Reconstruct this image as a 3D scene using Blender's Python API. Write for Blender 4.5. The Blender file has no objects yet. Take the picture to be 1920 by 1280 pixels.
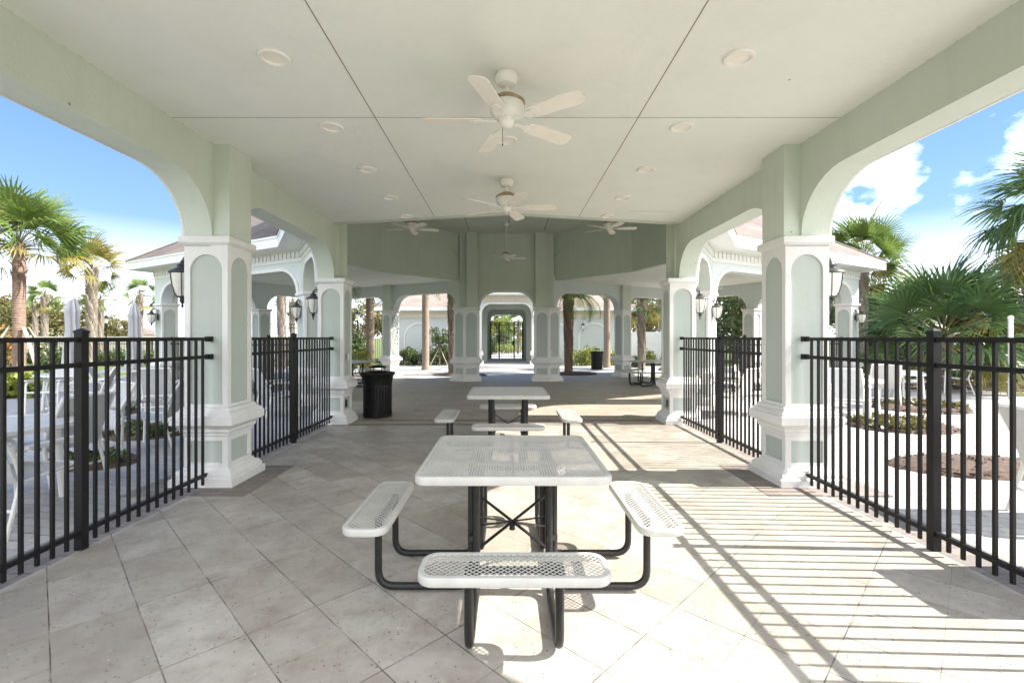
import bpy, math, random
from mathutils import Vector, Matrix
R = math.radians
PI = math.pi
S = bpy.context.scene
COL = S.collection
random.seed(7)

# ------------------------------------------------------------------ camera
F = 880.0; VX = 950.0; VY = 632.0; CH = 1.5
cam_d = bpy.data.cameras.new('camera'); cam = bpy.data.objects.new('camera', cam_d); COL.objects.link(cam)
cam.location = (0, 0, CH); cam.rotation_euler = (R(90), 0, 0)
cam_d.sensor_width = 36; cam_d.lens = F / 1920 * 36
cam_d.shift_x = (960 - VX) / 1920; cam_d.shift_y = (VY - 640) / 1920
cam_d.clip_start = 0.05; cam_d.clip_end = 3000
S.camera = cam

# ------------------------------------------------------------------ light
SUN = Vector((1.155, -0.045, 1.0)).normalized()
elev = math.asin(SUN.z)
az = math.atan2(SUN.x, SUN.y)
w = bpy.data.worlds.new("World"); S.world = w; w.use_nodes = True
nt = w.node_tree; nt.nodes.clear()
def wn(t, **k):
    n = nt.nodes.new(t)
    for a, b in k.items(): setattr(n, a, b)
    return n
sky = wn('ShaderNodeTexSky', sky_type='NISHITA', sun_disc=False)
sky.sun_elevation = elev; sky.sun_rotation = az; sky.air_density = 1.0; sky.dust_density = 0.2; sky.ozone_density = 1.6
bg = wn('ShaderNodeBackground'); bg.inputs[1].default_value = 0.115
tc = wn('ShaderNodeTexCoord'); sep = wn('ShaderNodeSeparateXYZ')
nt.links.new(tc.outputs['Generated'], sep.inputs[0])
mp = wn('ShaderNodeMapping'); mp.inputs['Scale'].default_value = (1, 1, 1.8); mp.inputs['Location'].default_value = (0.3, 0.15, 0.0)
nt.links.new(tc.outputs['Generated'], mp.inputs[0])
no = wn('ShaderNodeTexNoise'); no.inputs['Scale'].default_value = 7.0; no.inputs['Detail'].default_value = 9; no.inputs['Roughness'].default_value = 0.55
nt.links.new(mp.outputs[0], no.inputs['Vector'])
# fewer clouds higher up, more towards the right-hand (sunny) side
mr = wn('ShaderNodeMapRange'); mr.inputs[1].default_value = -0.8; mr.inputs[2].default_value = 0.9; mr.inputs[3].default_value = -0.24; mr.inputs[4].default_value = -0.10
nt.links.new(sep.outputs[0], mr.inputs[0])
ad = wn('ShaderNodeMath', operation='ADD'); nt.links.new(no.outputs[0], ad.inputs[0]); nt.links.new(mr.outputs[0], ad.inputs[1])
cr = wn('ShaderNodeValToRGB'); cr.color_ramp.elements[0].position = 0.51; cr.color_ramp.elements[1].position = 0.76
# puffy cloud heaps standing in the eastern sky
prev = ad.outputs[0]
for (vx, vz, rad_, amp) in ((.70,.29,.12,.19),(.855,.355,.075,.22),(1.11,.40,.05,.20),(1.0,.335,.04,.11),(.76,.20,.08,.12)):
    dv = Vector((vx,1,vz)).normalized()
    dn_ = wn('ShaderNodeVectorMath', operation='DISTANCE'); nrm = wn('ShaderNodeVectorMath', operation='NORMALIZE'); nt.links.new(tc.outputs['Generated'], nrm.inputs[0])
    nt.links.new(nrm.outputs[0], dn_.inputs[0]); dn_.inputs[1].default_value = dv
    q_ = wn('ShaderNodeMapRange'); q_.interpolation_type = 'SMOOTHSTEP'; q_.inputs[1].default_value = rad_*1.15; q_.inputs[2].default_value = 0; q_.inputs[3].default_value = 0; q_.inputs[4].default_value = amp
    nt.links.new(dn_.outputs['Value'], q_.inputs[0]); aa = wn('ShaderNodeMath', operation='ADD'); nt.links.new(prev, aa.inputs[0]); nt.links.new(q_.outputs[0], aa.inputs[1]); prev = aa.outputs[0]
cloud_sum = prev
# bright band of distant cloud low on the horizon
mh = wn('ShaderNodeMapRange'); mh.inputs[1].default_value = 0.03; mh.inputs[2].default_value = 0.20; mh.inputs[3].default_value = 0.55; mh.inputs[4].default_value = 0.0
nt.links.new(sep.outputs[2], mh.inputs[0])
mx = wn('ShaderNodeMath', operation='MAXIMUM'); nt.links.new(cr.outputs[0], mx.inputs[0]); nt.links.new(mh.outputs[0], mx.inputs[1])
mix = wn('ShaderNodeMix', data_type='RGBA')
skt = wn('ShaderNodeMix', data_type='RGBA', blend_type='MULTIPLY'); skt.inputs[0].default_value = 1; skt.inputs[7].default_value = (.58, .74, .98, 1); nt.links.new(sky.outputs[0], skt.inputs[6])
rmp = wn('ShaderNodeValToRGB'); e = rmp.color_ramp.elements
e[0].position = 0.0; e[0].color = (.108,.140,.180,1); e[1].position = 1.0; e[1].color = (.035,.075,.19,1)
for p_, c_ in ((.22,(.066,.110,.170,1)),(.42,(.039,.080,.158,1))): k_ = e.new(p_); k_.color = c_
nt.links.new(sep.outputs[2], rmp.inputs[0])
sc10 = wn('ShaderNodeMix', data_type='RGBA', blend_type='MULTIPLY'); sc10.inputs[0].default_value = 1; sc10.inputs[7].default_value = (10,10,10,1); nt.links.new(rmp.outputs[0], sc10.inputs[6])
bl = wn('ShaderNodeMix', data_type='RGBA'); bl.inputs[0].default_value = .85; nt.links.new(skt.outputs[2], bl.inputs[6]); nt.links.new(sc10.outputs[2], bl.inputs[7])
# unseen bright cloud added behind the camera as neutral fill for the interior
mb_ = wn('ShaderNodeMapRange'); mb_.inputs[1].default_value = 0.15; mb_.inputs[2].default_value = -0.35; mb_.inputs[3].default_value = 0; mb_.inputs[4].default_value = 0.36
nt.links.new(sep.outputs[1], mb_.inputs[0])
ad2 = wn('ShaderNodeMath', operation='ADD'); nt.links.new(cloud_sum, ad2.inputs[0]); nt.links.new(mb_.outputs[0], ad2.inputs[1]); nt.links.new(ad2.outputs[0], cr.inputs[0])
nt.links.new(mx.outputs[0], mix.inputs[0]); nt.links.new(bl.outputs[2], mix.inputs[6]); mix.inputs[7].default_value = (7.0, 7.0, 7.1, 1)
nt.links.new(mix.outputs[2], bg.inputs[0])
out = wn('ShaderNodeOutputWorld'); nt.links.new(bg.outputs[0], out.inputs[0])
sd = bpy.data.lights.new('sun', 'SUN'); sd.energy = 3.1; sd.angle = R(0.5); sd.color = (1.0, 0.95, 0.87)
so = bpy.data.objects.new('sun', sd); COL.objects.link(so)
so.rotation_euler = (-SUN).to_track_quat('-Z', 'Y').to_euler(); so.location = (20, -5, 25)
S.view_settings.view_transform = 'Standard'; S.view_settings.look = 'None'; S.view_settings.gamma = 1
S.view_settings.exposure = 2.18
S.cycles.max_bounces = 10; S.cycles.diffuse_bounces = 7
S.cycles.use_denoising = True

# ------------------------------------------------------------------ helpers
def px(p, d): return (p - VX) / F * d
def pz(yp, d): return CH + (VY - yp) / F * d

class MB:
    def __init__(s): s.v = []; s.f = []; s.m = []
    def add(s, vs, fs, mat=0, M=None):
        o = len(s.v)
        if M is not None: vs = [M @ Vector(v) for v in vs]
        s.v += [tuple(v) for v in vs]; s.f += [tuple(i + o for i in f) for f in fs]; s.m += [mat] * len(fs)
    def box(s, x0, x1, y0, y1, z0, z1, mat=0, M=None):
        s.add([(x0,y0,z0),(x1,y0,z0),(x1,y1,z0),(x0,y1,z0),(x0,y0,z1),(x1,y0,z1),(x1,y1,z1),(x0,y1,z1)],
              [(0,3,2,1),(4,5,6,7),(0,1,5,4),(1,2,6,5),(2,3,7,6),(3,0,4,7)], mat, M)
    def bar(s, a, b, wd, th, mat=0):
        a = Vector(a); b = Vector(b); d = b - a; L = d.length
        q = d.to_track_quat('Y', 'Z').to_matrix().to_4x4()
        s.box(-wd/2, wd/2, 0, L, -th/2, th/2, mat, Matrix.Translation(a) @ q)
    def prism(s, poly, z0, z1, mat=0, M=None):
        n = len(poly)
        vs = [(p[0],p[1],z0) for p in poly] + [(p[0],p[1],z1) for p in poly]
        fs = [tuple(range(n))[::-1], tuple(range(n, 2*n))] + [(i,(i+1)%n,n+(i+1)%n,n+i) for i in range(n)]
        s.add(vs, fs, mat, M)
    def rings(s, loops, cap=True, mat=0, M=None, closed=False):
        n = len(loops[0]); vs = [p for l in loops for p in l]; fs = []
        K = len(loops)
        for k in range(K - 1 + (1 if closed else 0)):
            a = k*n; b = ((k+1) % K)*n
            for i in range(n):
                j = (i+1) % n; fs.append((a+i, a+j, b+j, b+i))
        if cap and not closed:
            fs.append(tuple(range(n))[::-1]); fs.append(tuple((K-1)*n+i for i in range(n)))
        s.add(vs, fs, mat, M)
    def lathe(s, prof, n=24, c=(0,0,0), mat=0, M=None, cap=True, jit=0, rnd=random):
        loops = []
        for r, z in prof:
            loops.append([(c[0]+(r+(rnd.uniform(-jit,jit) if jit else 0))*math.cos(2*PI*i/n), c[1]+(r+(rnd.uniform(-jit,jit) if jit else 0))*math.sin(2*PI*i/n), c[2]+z) for i in range(n)])
        s.rings(loops, cap, mat, M)
    def tube(s, pts, r, n=10, mat=0, M=None, cap=True):
        pts = [Vector(p) for p in pts]; K = len(pts)
        rs = r if isinstance(r, (list, tuple)) else [r]*K
        up = None; loops = []
        for i in range(K):
            t = (pts[min(i+1,K-1)] - pts[max(i-1,0)]).normalized()
            if up is None:
                up = Vector((0,0,1)) if abs(t.z) < .9 else Vector((1,0,0))
            a = t.cross(up).normalized(); up = a.cross(t).normalized()
            loops.append([tuple(pts[i] + (a*math.cos(2*PI*k/n) + up*math.sin(2*PI*k/n))*rs[i]) for k in range(n)])
        s.rings(loops, cap, mat, M)
    def build(s, name, mats, parent=None, smooth=35, loc=None):
        me = bpy.data.meshes.new(name)
        me.from_pydata(s.v, [], s.f)
        if not isinstance(mats, (list, tuple)): mats = [mats]
        for m in mats: me.materials.append(m)
        if len(mats) > 1: me.polygons.foreach_set('material_index', s.m)
        me.update()
        if smooth:
            me.shade_smooth(); me.set_sharp_from_angle(angle=R(smooth))
        o = bpy.data.objects.new(name, me); COL.objects.link(o)
        if parent: o.parent = parent
        if loc: o.location = loc
        return o

def tag(o, label, cat, group=None, kind=None):
    if label: o['label'] = label
    if cat: o['category'] = cat
    if group: o['group'] = group
    if kind: o['kind'] = kind
    return o
def empty(name, label, cat, loc=(0,0,0), rz=0, group=None):
    o = bpy.data.objects.new(name, None); COL.objects.link(o)
    o.location = loc; o.rotation_euler = (0,0,rz); o.empty_display_size = .2
    return tag(o, label, cat, group)
def structure(name, mb, mat, smooth=0):
    o = mb.build(name, mat, None, smooth); o['kind'] = 'structure'; return o
def copy_tree(o, label=None, loc=None, rz=None, scale=None, parent=None):
    c = o.copy(); COL.objects.link(c); c.parent = parent
    if label: c['label'] = label
    if loc is not None: c.location = loc
    if rz is not None: c.rotation_euler = (0,0,rz)
    if scale is not None: c.scale = scale if isinstance(scale,(tuple,list)) else (scale,)*3
    for ch in list(o.children):
        if ch.name in done: continue
        copy_tree(ch, parent=c)
    return c
done = set()
def rot2(p, a): c, s_ = math.cos(a), math.sin(a); return (p[0]*c - p[1]*s_, p[0]*s_ + p[1]*c)
def offset(poly, d):
    n = len(poly); res = []
    for i in range(n):
        p0 = Vector(poly[i-1]); p1 = Vector(poly[i]); p2 = Vector(poly[(i+1)%n])
        e1 = (p1-p0).normalized(); e2 = (p2-p1).normalized()
        n1 = Vector((e1.y,-e1.x)); n2 = Vector((e2.y,-e2.x))
        m = (n1+n2).normalized(); res.append(tuple(p1 + m*(d/max(.25, m.dot(n1)))))
    return res
def hull(pts):
    pts = sorted(set((round(a,5), round(b,5)) for a,b in pts))
    def half(ps):
        h = []
        for p in ps:
            while len(h) > 1 and (h[-1][0]-h[-2][0])*(p[1]-h[-2][1])-(h[-1][1]-h[-2][1])*(p[0]-h[-2][0]) <= 1e-9: h.pop()
            h.append(p)
        return h
    a = half(pts); b = half(pts[::-1]); return a[:-1]+b[:-1]

# ------------------------------------------------------------------ materials
def newmat(name):
    m = bpy.data.materials.new(name); m.use_nodes = True
    return m, m.node_tree, m.node_tree.nodes['Principled BSDF']
def N(t, ty, **k):
    n = t.nodes.new(ty)
    for a,b in k.items(): setattr(n,a,b)
    return n
def mixc(t, fac, a, b, blend='MIX'):
    n = N(t,'ShaderNodeMix', data_type='RGBA', blend_type=blend)
    for i, v in ((0,fac),(6,a),(7,b)):
        if hasattr(v,'is_linked') or isinstance(v, bpy.types.NodeSocket): t.links.new(v, n.inputs[i])
        elif isinstance(v,(tuple,list)): n.inputs[i].default_value = tuple(v)+(1,)
        else: n.inputs[i].default_value = v
    return n.outputs[2]
def noise(t, vec, sc, det=4, rough=.5, lo=None, hi=None):
    n = N(t,'ShaderNodeTexNoise'); n.inputs['Scale'].default_value = sc; n.inputs['Detail'].default_value = det; n.inputs['Roughness'].default_value = rough
    if vec is not None: t.links.new(vec, n.inputs['Vector'])
    if lo is None: return n.outputs[0]
    r = N(t,'ShaderNodeMapRange'); r.inputs[1].default_value = lo; r.inputs[2].default_value = hi
    t.links.new(n.outputs[0], r.inputs[0]); return r.outputs[0]
def bump(t, b, h, strength, dist=.01):
    n = N(t,'ShaderNodeBump'); n.inputs['Strength'].default_value = strength; n.inputs['Distance'].default_value = dist
    t.links.new(h, n.inputs['Height']); t.links.new(n.outputs[0], b.inputs['Normal'])
def simple(name, c, rough=.6, c2=None, sc=6, bs=0, bsc=120, metal=0, spec=None, tint=0):
    m, t, b = newmat(name)
    co = N(t,'ShaderNodeTexCoord').outputs['Object']
    c2 = c2 or tuple(x*.86 for x in c)
    f = noise(t, co, sc, 6, .6, .35, .7)
    col = mixc(t, f, c, c2)
    if tint:
        f2 = noise(t, co, sc*9, 3, .6, .45, .75)
        col = mixc(t, f2, col, tuple(x*(1-tint) for x in c))
    t.links.new(col, b.inputs['Base Color']); b.inputs['Roughness'].default_value = rough; b.inputs['Metallic'].default_value = metal
    if spec is not None: b.inputs['Specular IOR Level'].default_value = spec
    if bs: bump(t, b, noise(t, co, bsc, 5, .65), bs, .004)
    return m
def leafmat(name, c1, c2, c3=None, trans=.25, rough=.45):
    m, t, b = newmat(name)
    co = N(t,'ShaderNodeTexCoord').outputs['Object']
    g = N(t,'ShaderNodeNewGeometry')
    f = noise(t, co, 1.3, 3, .6, .35, .65)
    col = mixc(t, f, c1, c2)
    f2 = N(t,'ShaderNodeMath', operation='MULTIPLY'); t.links.new(g.outputs['Random Per Island'], f2.inputs[0]); f2.inputs[1].default_value = .55
    col = mixc(t, f2.outputs[0], col, c3 or c2)
    t.links.new(col, b.inputs['Base Color']); b.inputs['Roughness'].default_value = rough
    tr = N(t,'ShaderNodeBsdfTranslucent'); t.links.new(col, tr.inputs[0])
    ms = N(t,'ShaderNodeMixShader'); ms.inputs[0].default_value = trans
    t.links.new(b.outputs[0], ms.inputs[1]); t.links.new(tr.outputs[0], ms.inputs[2])
    t.links.new(ms.outputs[0], t.nodes['Material Output'].inputs[0])
    return m
def tilemat(name, c1, c2, bw, bh, mortar, mcol, offs=0, weak=0, rot=0, loc=(0,0), speck=0.5, stain=(.45,.40,.33), stf=.35, rough=.55, warp=0):
    m, t, b = newmat(name)
    co = N(t,'ShaderNodeTexCoord').outputs['Object']
    mp_ = N(t,'ShaderNodeMapping'); mp_.inputs['Rotation'].default_value = (0,0,rot); mp_.inputs['Location'].default_value = (loc[0],loc[1],0)
    t.links.new(co, mp_.inputs[0])
    vec = mp_.outputs[0]
    if warp:
        nz = N(t,'ShaderNodeTexNoise'); nz.inputs['Scale'].default_value = 3; t.links.new(vec, nz.inputs['Vector'])
        vm = N(t,'ShaderNodeVectorMath', operation='MULTIPLY_ADD'); vm.inputs[1].default_value = (warp,)*3
        t.links.new(nz.outputs['Color'], vm.inputs[0]); t.links.new(vec, vm.inputs[2]); vec = vm.outputs[0]
    br = N(t,'ShaderNodeTexBrick', offset=offs, squash=1.0); t.links.new(vec, br.inputs['Vector'])
    br.inputs['Scale'].default_value = 1; br.inputs['Brick Width'].default_value = bw; br.inputs['Row Height'].default_value = bh
    br.inputs['Mortar Size'].default_value = mortar; br.inputs['Mortar Smooth'].default_value = .3; br.inputs['Bias'].default_value = 0
    br.inputs['Color1'].default_value = c1+(1,); br.inputs['Color2'].default_value = c2+(1,); br.inputs['Mortar'].default_value = c1+(1,)
    col = br.outputs['Color']
    f = noise(t, co, 3.4, 9, .75, .40, .68); sf = N(t,'ShaderNodeMath', operation='MULTIPLY'); t.links.new(f, sf.inputs[0]); sf.inputs[1].default_value = stf
    col = mixc(t, sf.outputs[0], col, stain)
    f3 = noise(t, co, 11, 7, .8, .45, .7); s3 = N(t,'ShaderNodeMath', operation='MULTIPLY'); t.links.new(f3, s3.inputs[0]); s3.inputs[1].default_value = .3
    col = mixc(t, s3.outputs[0], col, tuple(x*.72 for x in c1))
    if speck:
        vo = N(t,'ShaderNodeTexVoronoi'); vo.inputs['Scale'].default_value = 30; t.links.new(co, vo.inputs['Vector'])
        lt = N(t,'ShaderNodeMath', operation='LESS_THAN'); t.links.new(vo.outputs['Distance'], lt.inputs[0]); lt.inputs[1].default_value = .16
        nn = noise(t, co, 4.1, 5, .75, .40, .56)
        sm = N(t,'ShaderNodeMath', operation='MULTIPLY'); t.links.new(lt.outputs[0], sm.inputs[0]); t.links.new(nn, sm.inputs[1])
        sm2 = N(t,'ShaderNodeMath', operation='MULTIPLY'); t.links.new(sm.outputs[0], sm2.inputs[0]); sm2.inputs[1].default_value = speck
        col = mixc(t, sm2.outputs[0], col, (.12,.10,.08))
        vo2 = N(t,'ShaderNodeTexVoronoi'); vo2.inputs['Scale'].default_value = 13; t.links.new(co, vo2.inputs['Vector'])
        l2 = N(t,'ShaderNodeMath', operation='LESS_THAN'); t.links.new(vo2.outputs['Distance'], l2.inputs[0]); l2.inputs[1].default_value = .06
        s4 = N(t,'ShaderNodeMath', operation='MULTIPLY'); t.links.new(l2.outputs[0], s4.inputs[0]); s4.inputs[1].default_value = .6
        col = mixc(t, s4.outputs[0], col, tuple(min(.9,x*1.5) for x in c1))
    # joints, some filled with sand, some dark
    jn = noise(t, co, 2.2, 3, .6, .3, .62)
    jm = mixc(t, jn, tuple(min(.6, x*2.6) for x in mcol), mcol)
    facj = br.outputs['Fac']
    if weak:
        b2 = N(t,'ShaderNodeTexBrick', offset=0, squash=1.0); t.links.new(vec, b2.inputs['Vector']); b2.inputs['Scale'].default_value = 1
        b2.inputs['Brick Width'].default_value = bw; b2.inputs['Row Height'].default_value = bh/2; b2.inputs['Mortar Size'].default_value = mortar*.6; b2.inputs['Mortar Smooth'].default_value = .4
        b2.inputs['Color1'].default_value = c1+(1,); b2.inputs['Color2'].default_value = c2+(1,); b2.inputs['Mortar'].default_value = c1+(1,)
        wk = N(t,'ShaderNodeMath', operation='MULTIPLY'); t.links.new(b2.outputs['Fac'], wk.inputs[0]); t.links.new(noise(t, co, .9, 2, .5, .30, .52), wk.inputs[1])
        w2 = N(t,'ShaderNodeMath', operation='MULTIPLY'); t.links.new(wk.outputs[0], w2.inputs[0]); w2.inputs[1].default_value = weak
        w3 = N(t,'ShaderNodeMath', operation='MAXIMUM'); t.links.new(w2.outputs[0], w3.inputs[0]); t.links.new(facj, w3.inputs[1]); facj = w3.outputs[0]
        col0 = mixc(t, .5, col, b2.outputs['Color'], 'MULTIPLY'); sc_ = mixc(t, 1.0, col0, (1.36,1.40,1.50), 'MULTIPLY'); col = mixc(t, .6, col, sc_)
    jv = noise(t, co, 5.5, 3, .6, .22, .60); j5 = N(t,'ShaderNodeMath', operation='MULTIPLY'); t.links.new(facj, j5.inputs[0]); t.links.new(jv, j5.inputs[1])
    col = mixc(t, j5.outputs[0], col, jm)
    t.links.new(col, b.inputs['Base Color']); b.inputs['Roughness'].default_value = rough
    iv = N(t,'ShaderNodeMath', operation='SUBTRACT'); iv.inputs[0].default_value = 1; t.links.new(br.outputs['Fac'], iv.inputs[1])
    nb = noise(t, co, 60, 4, .6); ma = N(t,'ShaderNodeMath', operation='MULTIPLY_ADD'); t.links.new(nb, ma.inputs[0]); ma.inputs[1].default_value = .25; t.links.new(iv.outputs[0], ma.inputs[2])
    bump(t, b, ma.outputs[0], .45, .004)
    return m

def stuccomat(name, c, c2, streak=.18):
    m, t, b = newmat(name)
    co = N(t,'ShaderNodeTexCoord').outputs['Object']
    col = mixc(t, noise(t, co, .9, 6, .6, .35, .7), c, c2)
    m2 = N(t,'ShaderNodeMapping'); m2.inputs['Scale'].default_value = (9,9,.7); t.links.new(co, m2.inputs[0])
    f = noise(t, m2.outputs[0], 1, 5, .6, .52, .8); s_ = N(t,'ShaderNodeMath', operation='MULTIPLY'); t.links.new(f, s_.inputs[0]); s_.inputs[1].default_value = streak
    col = mixc(t, s_.outputs[0], col, tuple(x*.6 for x in c))
    vo = N(t,'ShaderNodeTexVoronoi'); vo.inputs['Scale'].default_value = 3.2; vo.inputs['Randomness'].default_value = 1; t.links.new(co, vo.inputs['Vector'])
    lt = N(t,'ShaderNodeMath', operation='LESS_THAN'); t.links.new(vo.outputs['Distance'], lt.inputs[0]); lt.inputs[1].default_value = .035
    l2 = N(t,'ShaderNodeMath', operation='MULTIPLY'); t.links.new(lt.outputs[0], l2.inputs[0]); t.links.new(noise(t, co, 1.1, 2, .5, .45, .6), l2.inputs[1])
    col = mixc(t, l2.outputs[0], col, tuple(x*.45 for x in c))
    fb = noise(t, co, 2.4, 7, .7, .5, .75); s5 = N(t,'ShaderNodeMath', operation='MULTIPLY'); t.links.new(fb, s5.inputs[0]); s5.inputs[1].default_value = .16
    col = mixc(t, s5.outputs[0], col, tuple(x*.72 for x in c))
    t.links.new(col, b.inputs['Base Color']); b.inputs['Roughness'].default_value = .8; b.inputs['Specular IOR Level'].default_value = .25
    ma = N(t,'ShaderNodeMath', operation='MULTIPLY_ADD'); t.links.new(noise(t, co, 14, 5, .6), ma.inputs[0]); ma.inputs[1].default_value = 1.2; t.links.new(noise(t, co, 75, 5, .7), ma.inputs[2])
    bump(t, b, ma.outputs[0], .5, .006)
    return m
SAGE = stuccomat('sage_stucco', (.58,.625,.55), (.53,.575,.50))
CEIL = stuccomat('pale_sage_ceiling', (.745,.765,.71), (.70,.72,.665), 0)
PANEL = stuccomat('sage_panel', (.47,.515,.47), (.44,.485,.44), .12)
EXT = stuccomat('pale_blue_stucco', (.62,.66,.655), (.58,.62,.615), .12)
TRIM = stuccomat('white_trim', (.76,.75,.73), (.69,.68,.655), .26)
NB_WALL = stuccomat('blue_grey_wall', (.53,.57,.565), (.50,.54,.535), .12)
WHITE = simple('white_paint', (.78,.78,.76), .5, (.72,.72,.70), 5, .08, 60)
CREAM = simple('cream_frieze', (.68,.62,.52), .8, (.62,.57,.47), 4)
FAN = simple('fan_enamel', (.80,.785,.74), .4, (.74,.72,.66), 9, 0, tint=.08)
FANB = simple('fan_blade_cream', (.80,.765,.69), .5, (.75,.71,.62), 6)
FANG = simple('antique_gold_band', (.38,.28,.16), .5, (.26,.18,.10), 20)
BLACK = simple('black_powdercoat', (.008,.008,.009), .42, (.014,.013,.012), 14, .1, 200, spec=.25)
TUBE = simple('worn_black_tube', (.010,.010,.011), .36, (.028,.025,.022), 25, .12, 180, spec=.35, tint=-.6)
PLAST = simple('white_plastisol', (.54,.535,.50), .42, (.47,.46,.42), 10, .06, 300)
LANT = simple('dark_bronze', (.03,.028,.028), .45, (.06,.055,.05), 30, .3, 90)
CHAIRW = simple('white_chair_frame', (.74,.73,.70), .45, (.66,.65,.62), 8)
SLING = simple('grey_sling', (.50,.50,.49), .8, (.44,.44,.43), 12, .4, 400)
CLOTH = simple('umbrella_canvas', (.50,.50,.51), .85, (.42,.415,.43), 3, .3, 60)
MULCH = simple('mulch', (.13,.085,.06), .95, (.05,.035,.028), 22, .9, 45)
WOOD = simple('pale_timber', (.50,.42,.32), .8, (.40,.33,.25), 9, .3, 60)
PLATE = simple('outlet_plate', (.74,.74,.70), .5)
DARK = simple('dark_liner', (.012,.012,.013), .5)
JOINT = simple('joint_grey', (.22,.22,.18), .9)  # greenish grey of the ceiling seam strips
def glassmat():
    m, t, b = newmat('frosted_lantern_glass')
    co = N(t,'ShaderNodeTexCoord').outputs['Object']
    t.links.new(mixc(t, noise(t, co, 14, 4, .6, .3, .7), (.78,.76,.70), (.66,.64,.60)), b.inputs['Base Color'])
    b.inputs['Roughness'].default_value = .22; b.inputs['Subsurface Weight'].default_value = .3
    b.inputs['Subsurface Radius'].default_value = (.03,.03,.03)
    return m
GLASS = glassmat()
def roofmat(name, c1, c2):
    m, t, b = newmat(name)
    co = N(t,'ShaderNodeTexCoord').outputs['Object']
    sp = N(t,'ShaderNodeSeparateXYZ'); t.links.new(co, sp.inputs[0])
    a = N(t,'ShaderNodeMath', operation='ADD'); t.links.new(sp.outputs[0], a.inputs[0]); t.links.new(sp.outputs[1], a.inputs[1])
    c = N(t,'ShaderNodeCombineXYZ'); t.links.new(a.outputs[0], c.inputs[0])
    z = N(t,'ShaderNodeMath', operation='MULTIPLY'); z.inputs[1].default_value = 2.6; t.links.new(sp.outputs[2], z.inputs[0]); t.links.new(z.outputs[0], c.inputs[1])
    br = N(t,'ShaderNodeTexBrick', offset=.5); t.links.new(c.outputs[0], br.inputs['Vector']); br.inputs['Scale'].default_value = 1
    br.inputs['Brick Width'].default_value = .28; br.inputs['Row Height'].default_value = .145; br.inputs['Mortar Size'].default_value = .008
    br.inputs['Color1'].default_value = c1+(1,); br.inputs['Color2'].default_value = c2+(1,); br.inputs['Mortar'].default_value = tuple(x*.5 for x in c1)+(1,)
    col = mixc(t, noise(t, co, 1.2, 5, .6, .4, .7), br.outputs[0], tuple(x*.72 for x in c1))
    col = mixc(t, noise(t, co, 25, 3, .6, .5, .9), col, tuple(x*1.25 for x in c2))
    t.links.new(col, b.inputs['Base Color']); b.inputs['Roughness'].default_value = .9
    bump(t, b, br.outputs['Fac'], -.5, .01)
    return m
ROOF = roofmat('brown_shingles', (.145,.118,.102), (.215,.175,.15))
ROOF2 = roofmat('pinkish_tile_roof', (.26,.20,.17), (.34,.27,.235))
# 45 degree square slabs: joints at x+y = .56+.495k and y-x = 5.157-.495k
TILE = tilemat('diagonal_travertine_slabs', (.52,.485,.415), (.37,.335,.275), .35, .7071, .0034, (.06,.05,.038), 0, .95, R(-45), (-.396+.35, -3.295+.7071*5), .95, (.27,.225,.18), .85, .5, .007)
HUBT = tilemat('hub_slabs', (.44,.39,.32), (.35,.30,.24), .6, .35, .005, (.08,.065,.05), .5, 0, 0, (.1,.05), .35, (.23,.19,.145), .5, .55, .01)
PAVE = tilemat('concrete_pavers', (.50,.48,.455), (.38,.37,.355), .24, .12, .006, (.11,.10,.095), .5, 0, R(12), (0,0), 0, (.42,.39,.36), .3, .8, .02)
BORD = tilemat('dark_border_pavers', (.27,.235,.205), (.16,.145,.135), .24, .12, .006, (.07,.06,.05), .5, 0, R(0), (.05,.04), 0, (.3,.24,.19), .5, .75, .004)
def grassmat():
    m, t, b = newmat('lawn_grass')
    co = N(t,'ShaderNodeTexCoord').outputs['Object']
    col = mixc(t, noise(t, co, .5, 6, .6, .35, .7), (.11,.16,.035), (.17,.20,.06))
    col = mixc(t, noise(t, co, 40, 4, .7, .4, .75), col, (.05,.085,.02))
    t.links.new(col, b.inputs['Base Color']); b.inputs['Roughness'].default_value = .9
    bump(t, b, noise(t, co, 60, 4, .7), .8, .03)
    return m
GRASS = grassmat()
PALM = leafmat('palm_green', (.085,.16,.035), (.14,.21,.05), (.21,.25,.06), .35, .4)
PALMD = leafmat('palm_blue_green', (.06,.13,.055), (.10,.18,.065), (.15,.21,.06), .32, .4)
PALMY = leafmat('palm_yellow', (.26,.22,.05), (.16,.17,.04), (.35,.24,.08), .3, .5)
LEAF = leafmat('leaf_green', (.05,.085,.022), (.08,.12,.03), (.12,.14,.04), .25, .45)
LEAFD = leafmat('leaf_dark', (.055,.095,.034), (.09,.13,.04), (.15,.16,.055), .3, .45)
LEAFY = leafmat('leaf_yellow_green', (.22,.26,.045), (.32,.34,.07), (.15,.19,.04), .3, .45)
LEAFO = leafmat('leaf_olive', (.10,.11,.035), (.15,.14,.045), (.20,.15,.05), .25, .5)
LEAFR = leafmat('leaf_russet', (.30,.16,.04), (.22,.20,.05), (.38,.14,.05), .25, .5)
BARKR = simple('reddish_palm_bark', (.30,.20,.155), .9, (.16,.105,.08), 12, .9, 40, tint=.35)
BARKG = simple('grey_palm_bark', (.34,.29,.24), .9, (.20,.165,.135), 9, .9, 35, tint=.3)
BARKS = simple('smooth_palm_bark', (.30,.235,.18), .85, (.20,.155,.12), 7, .5, 30, tint=.2)
BARKT = simple('tree_bark', (.16,.13,.10), .9, (.09,.07,.055), 8, .8, 30)

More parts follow.
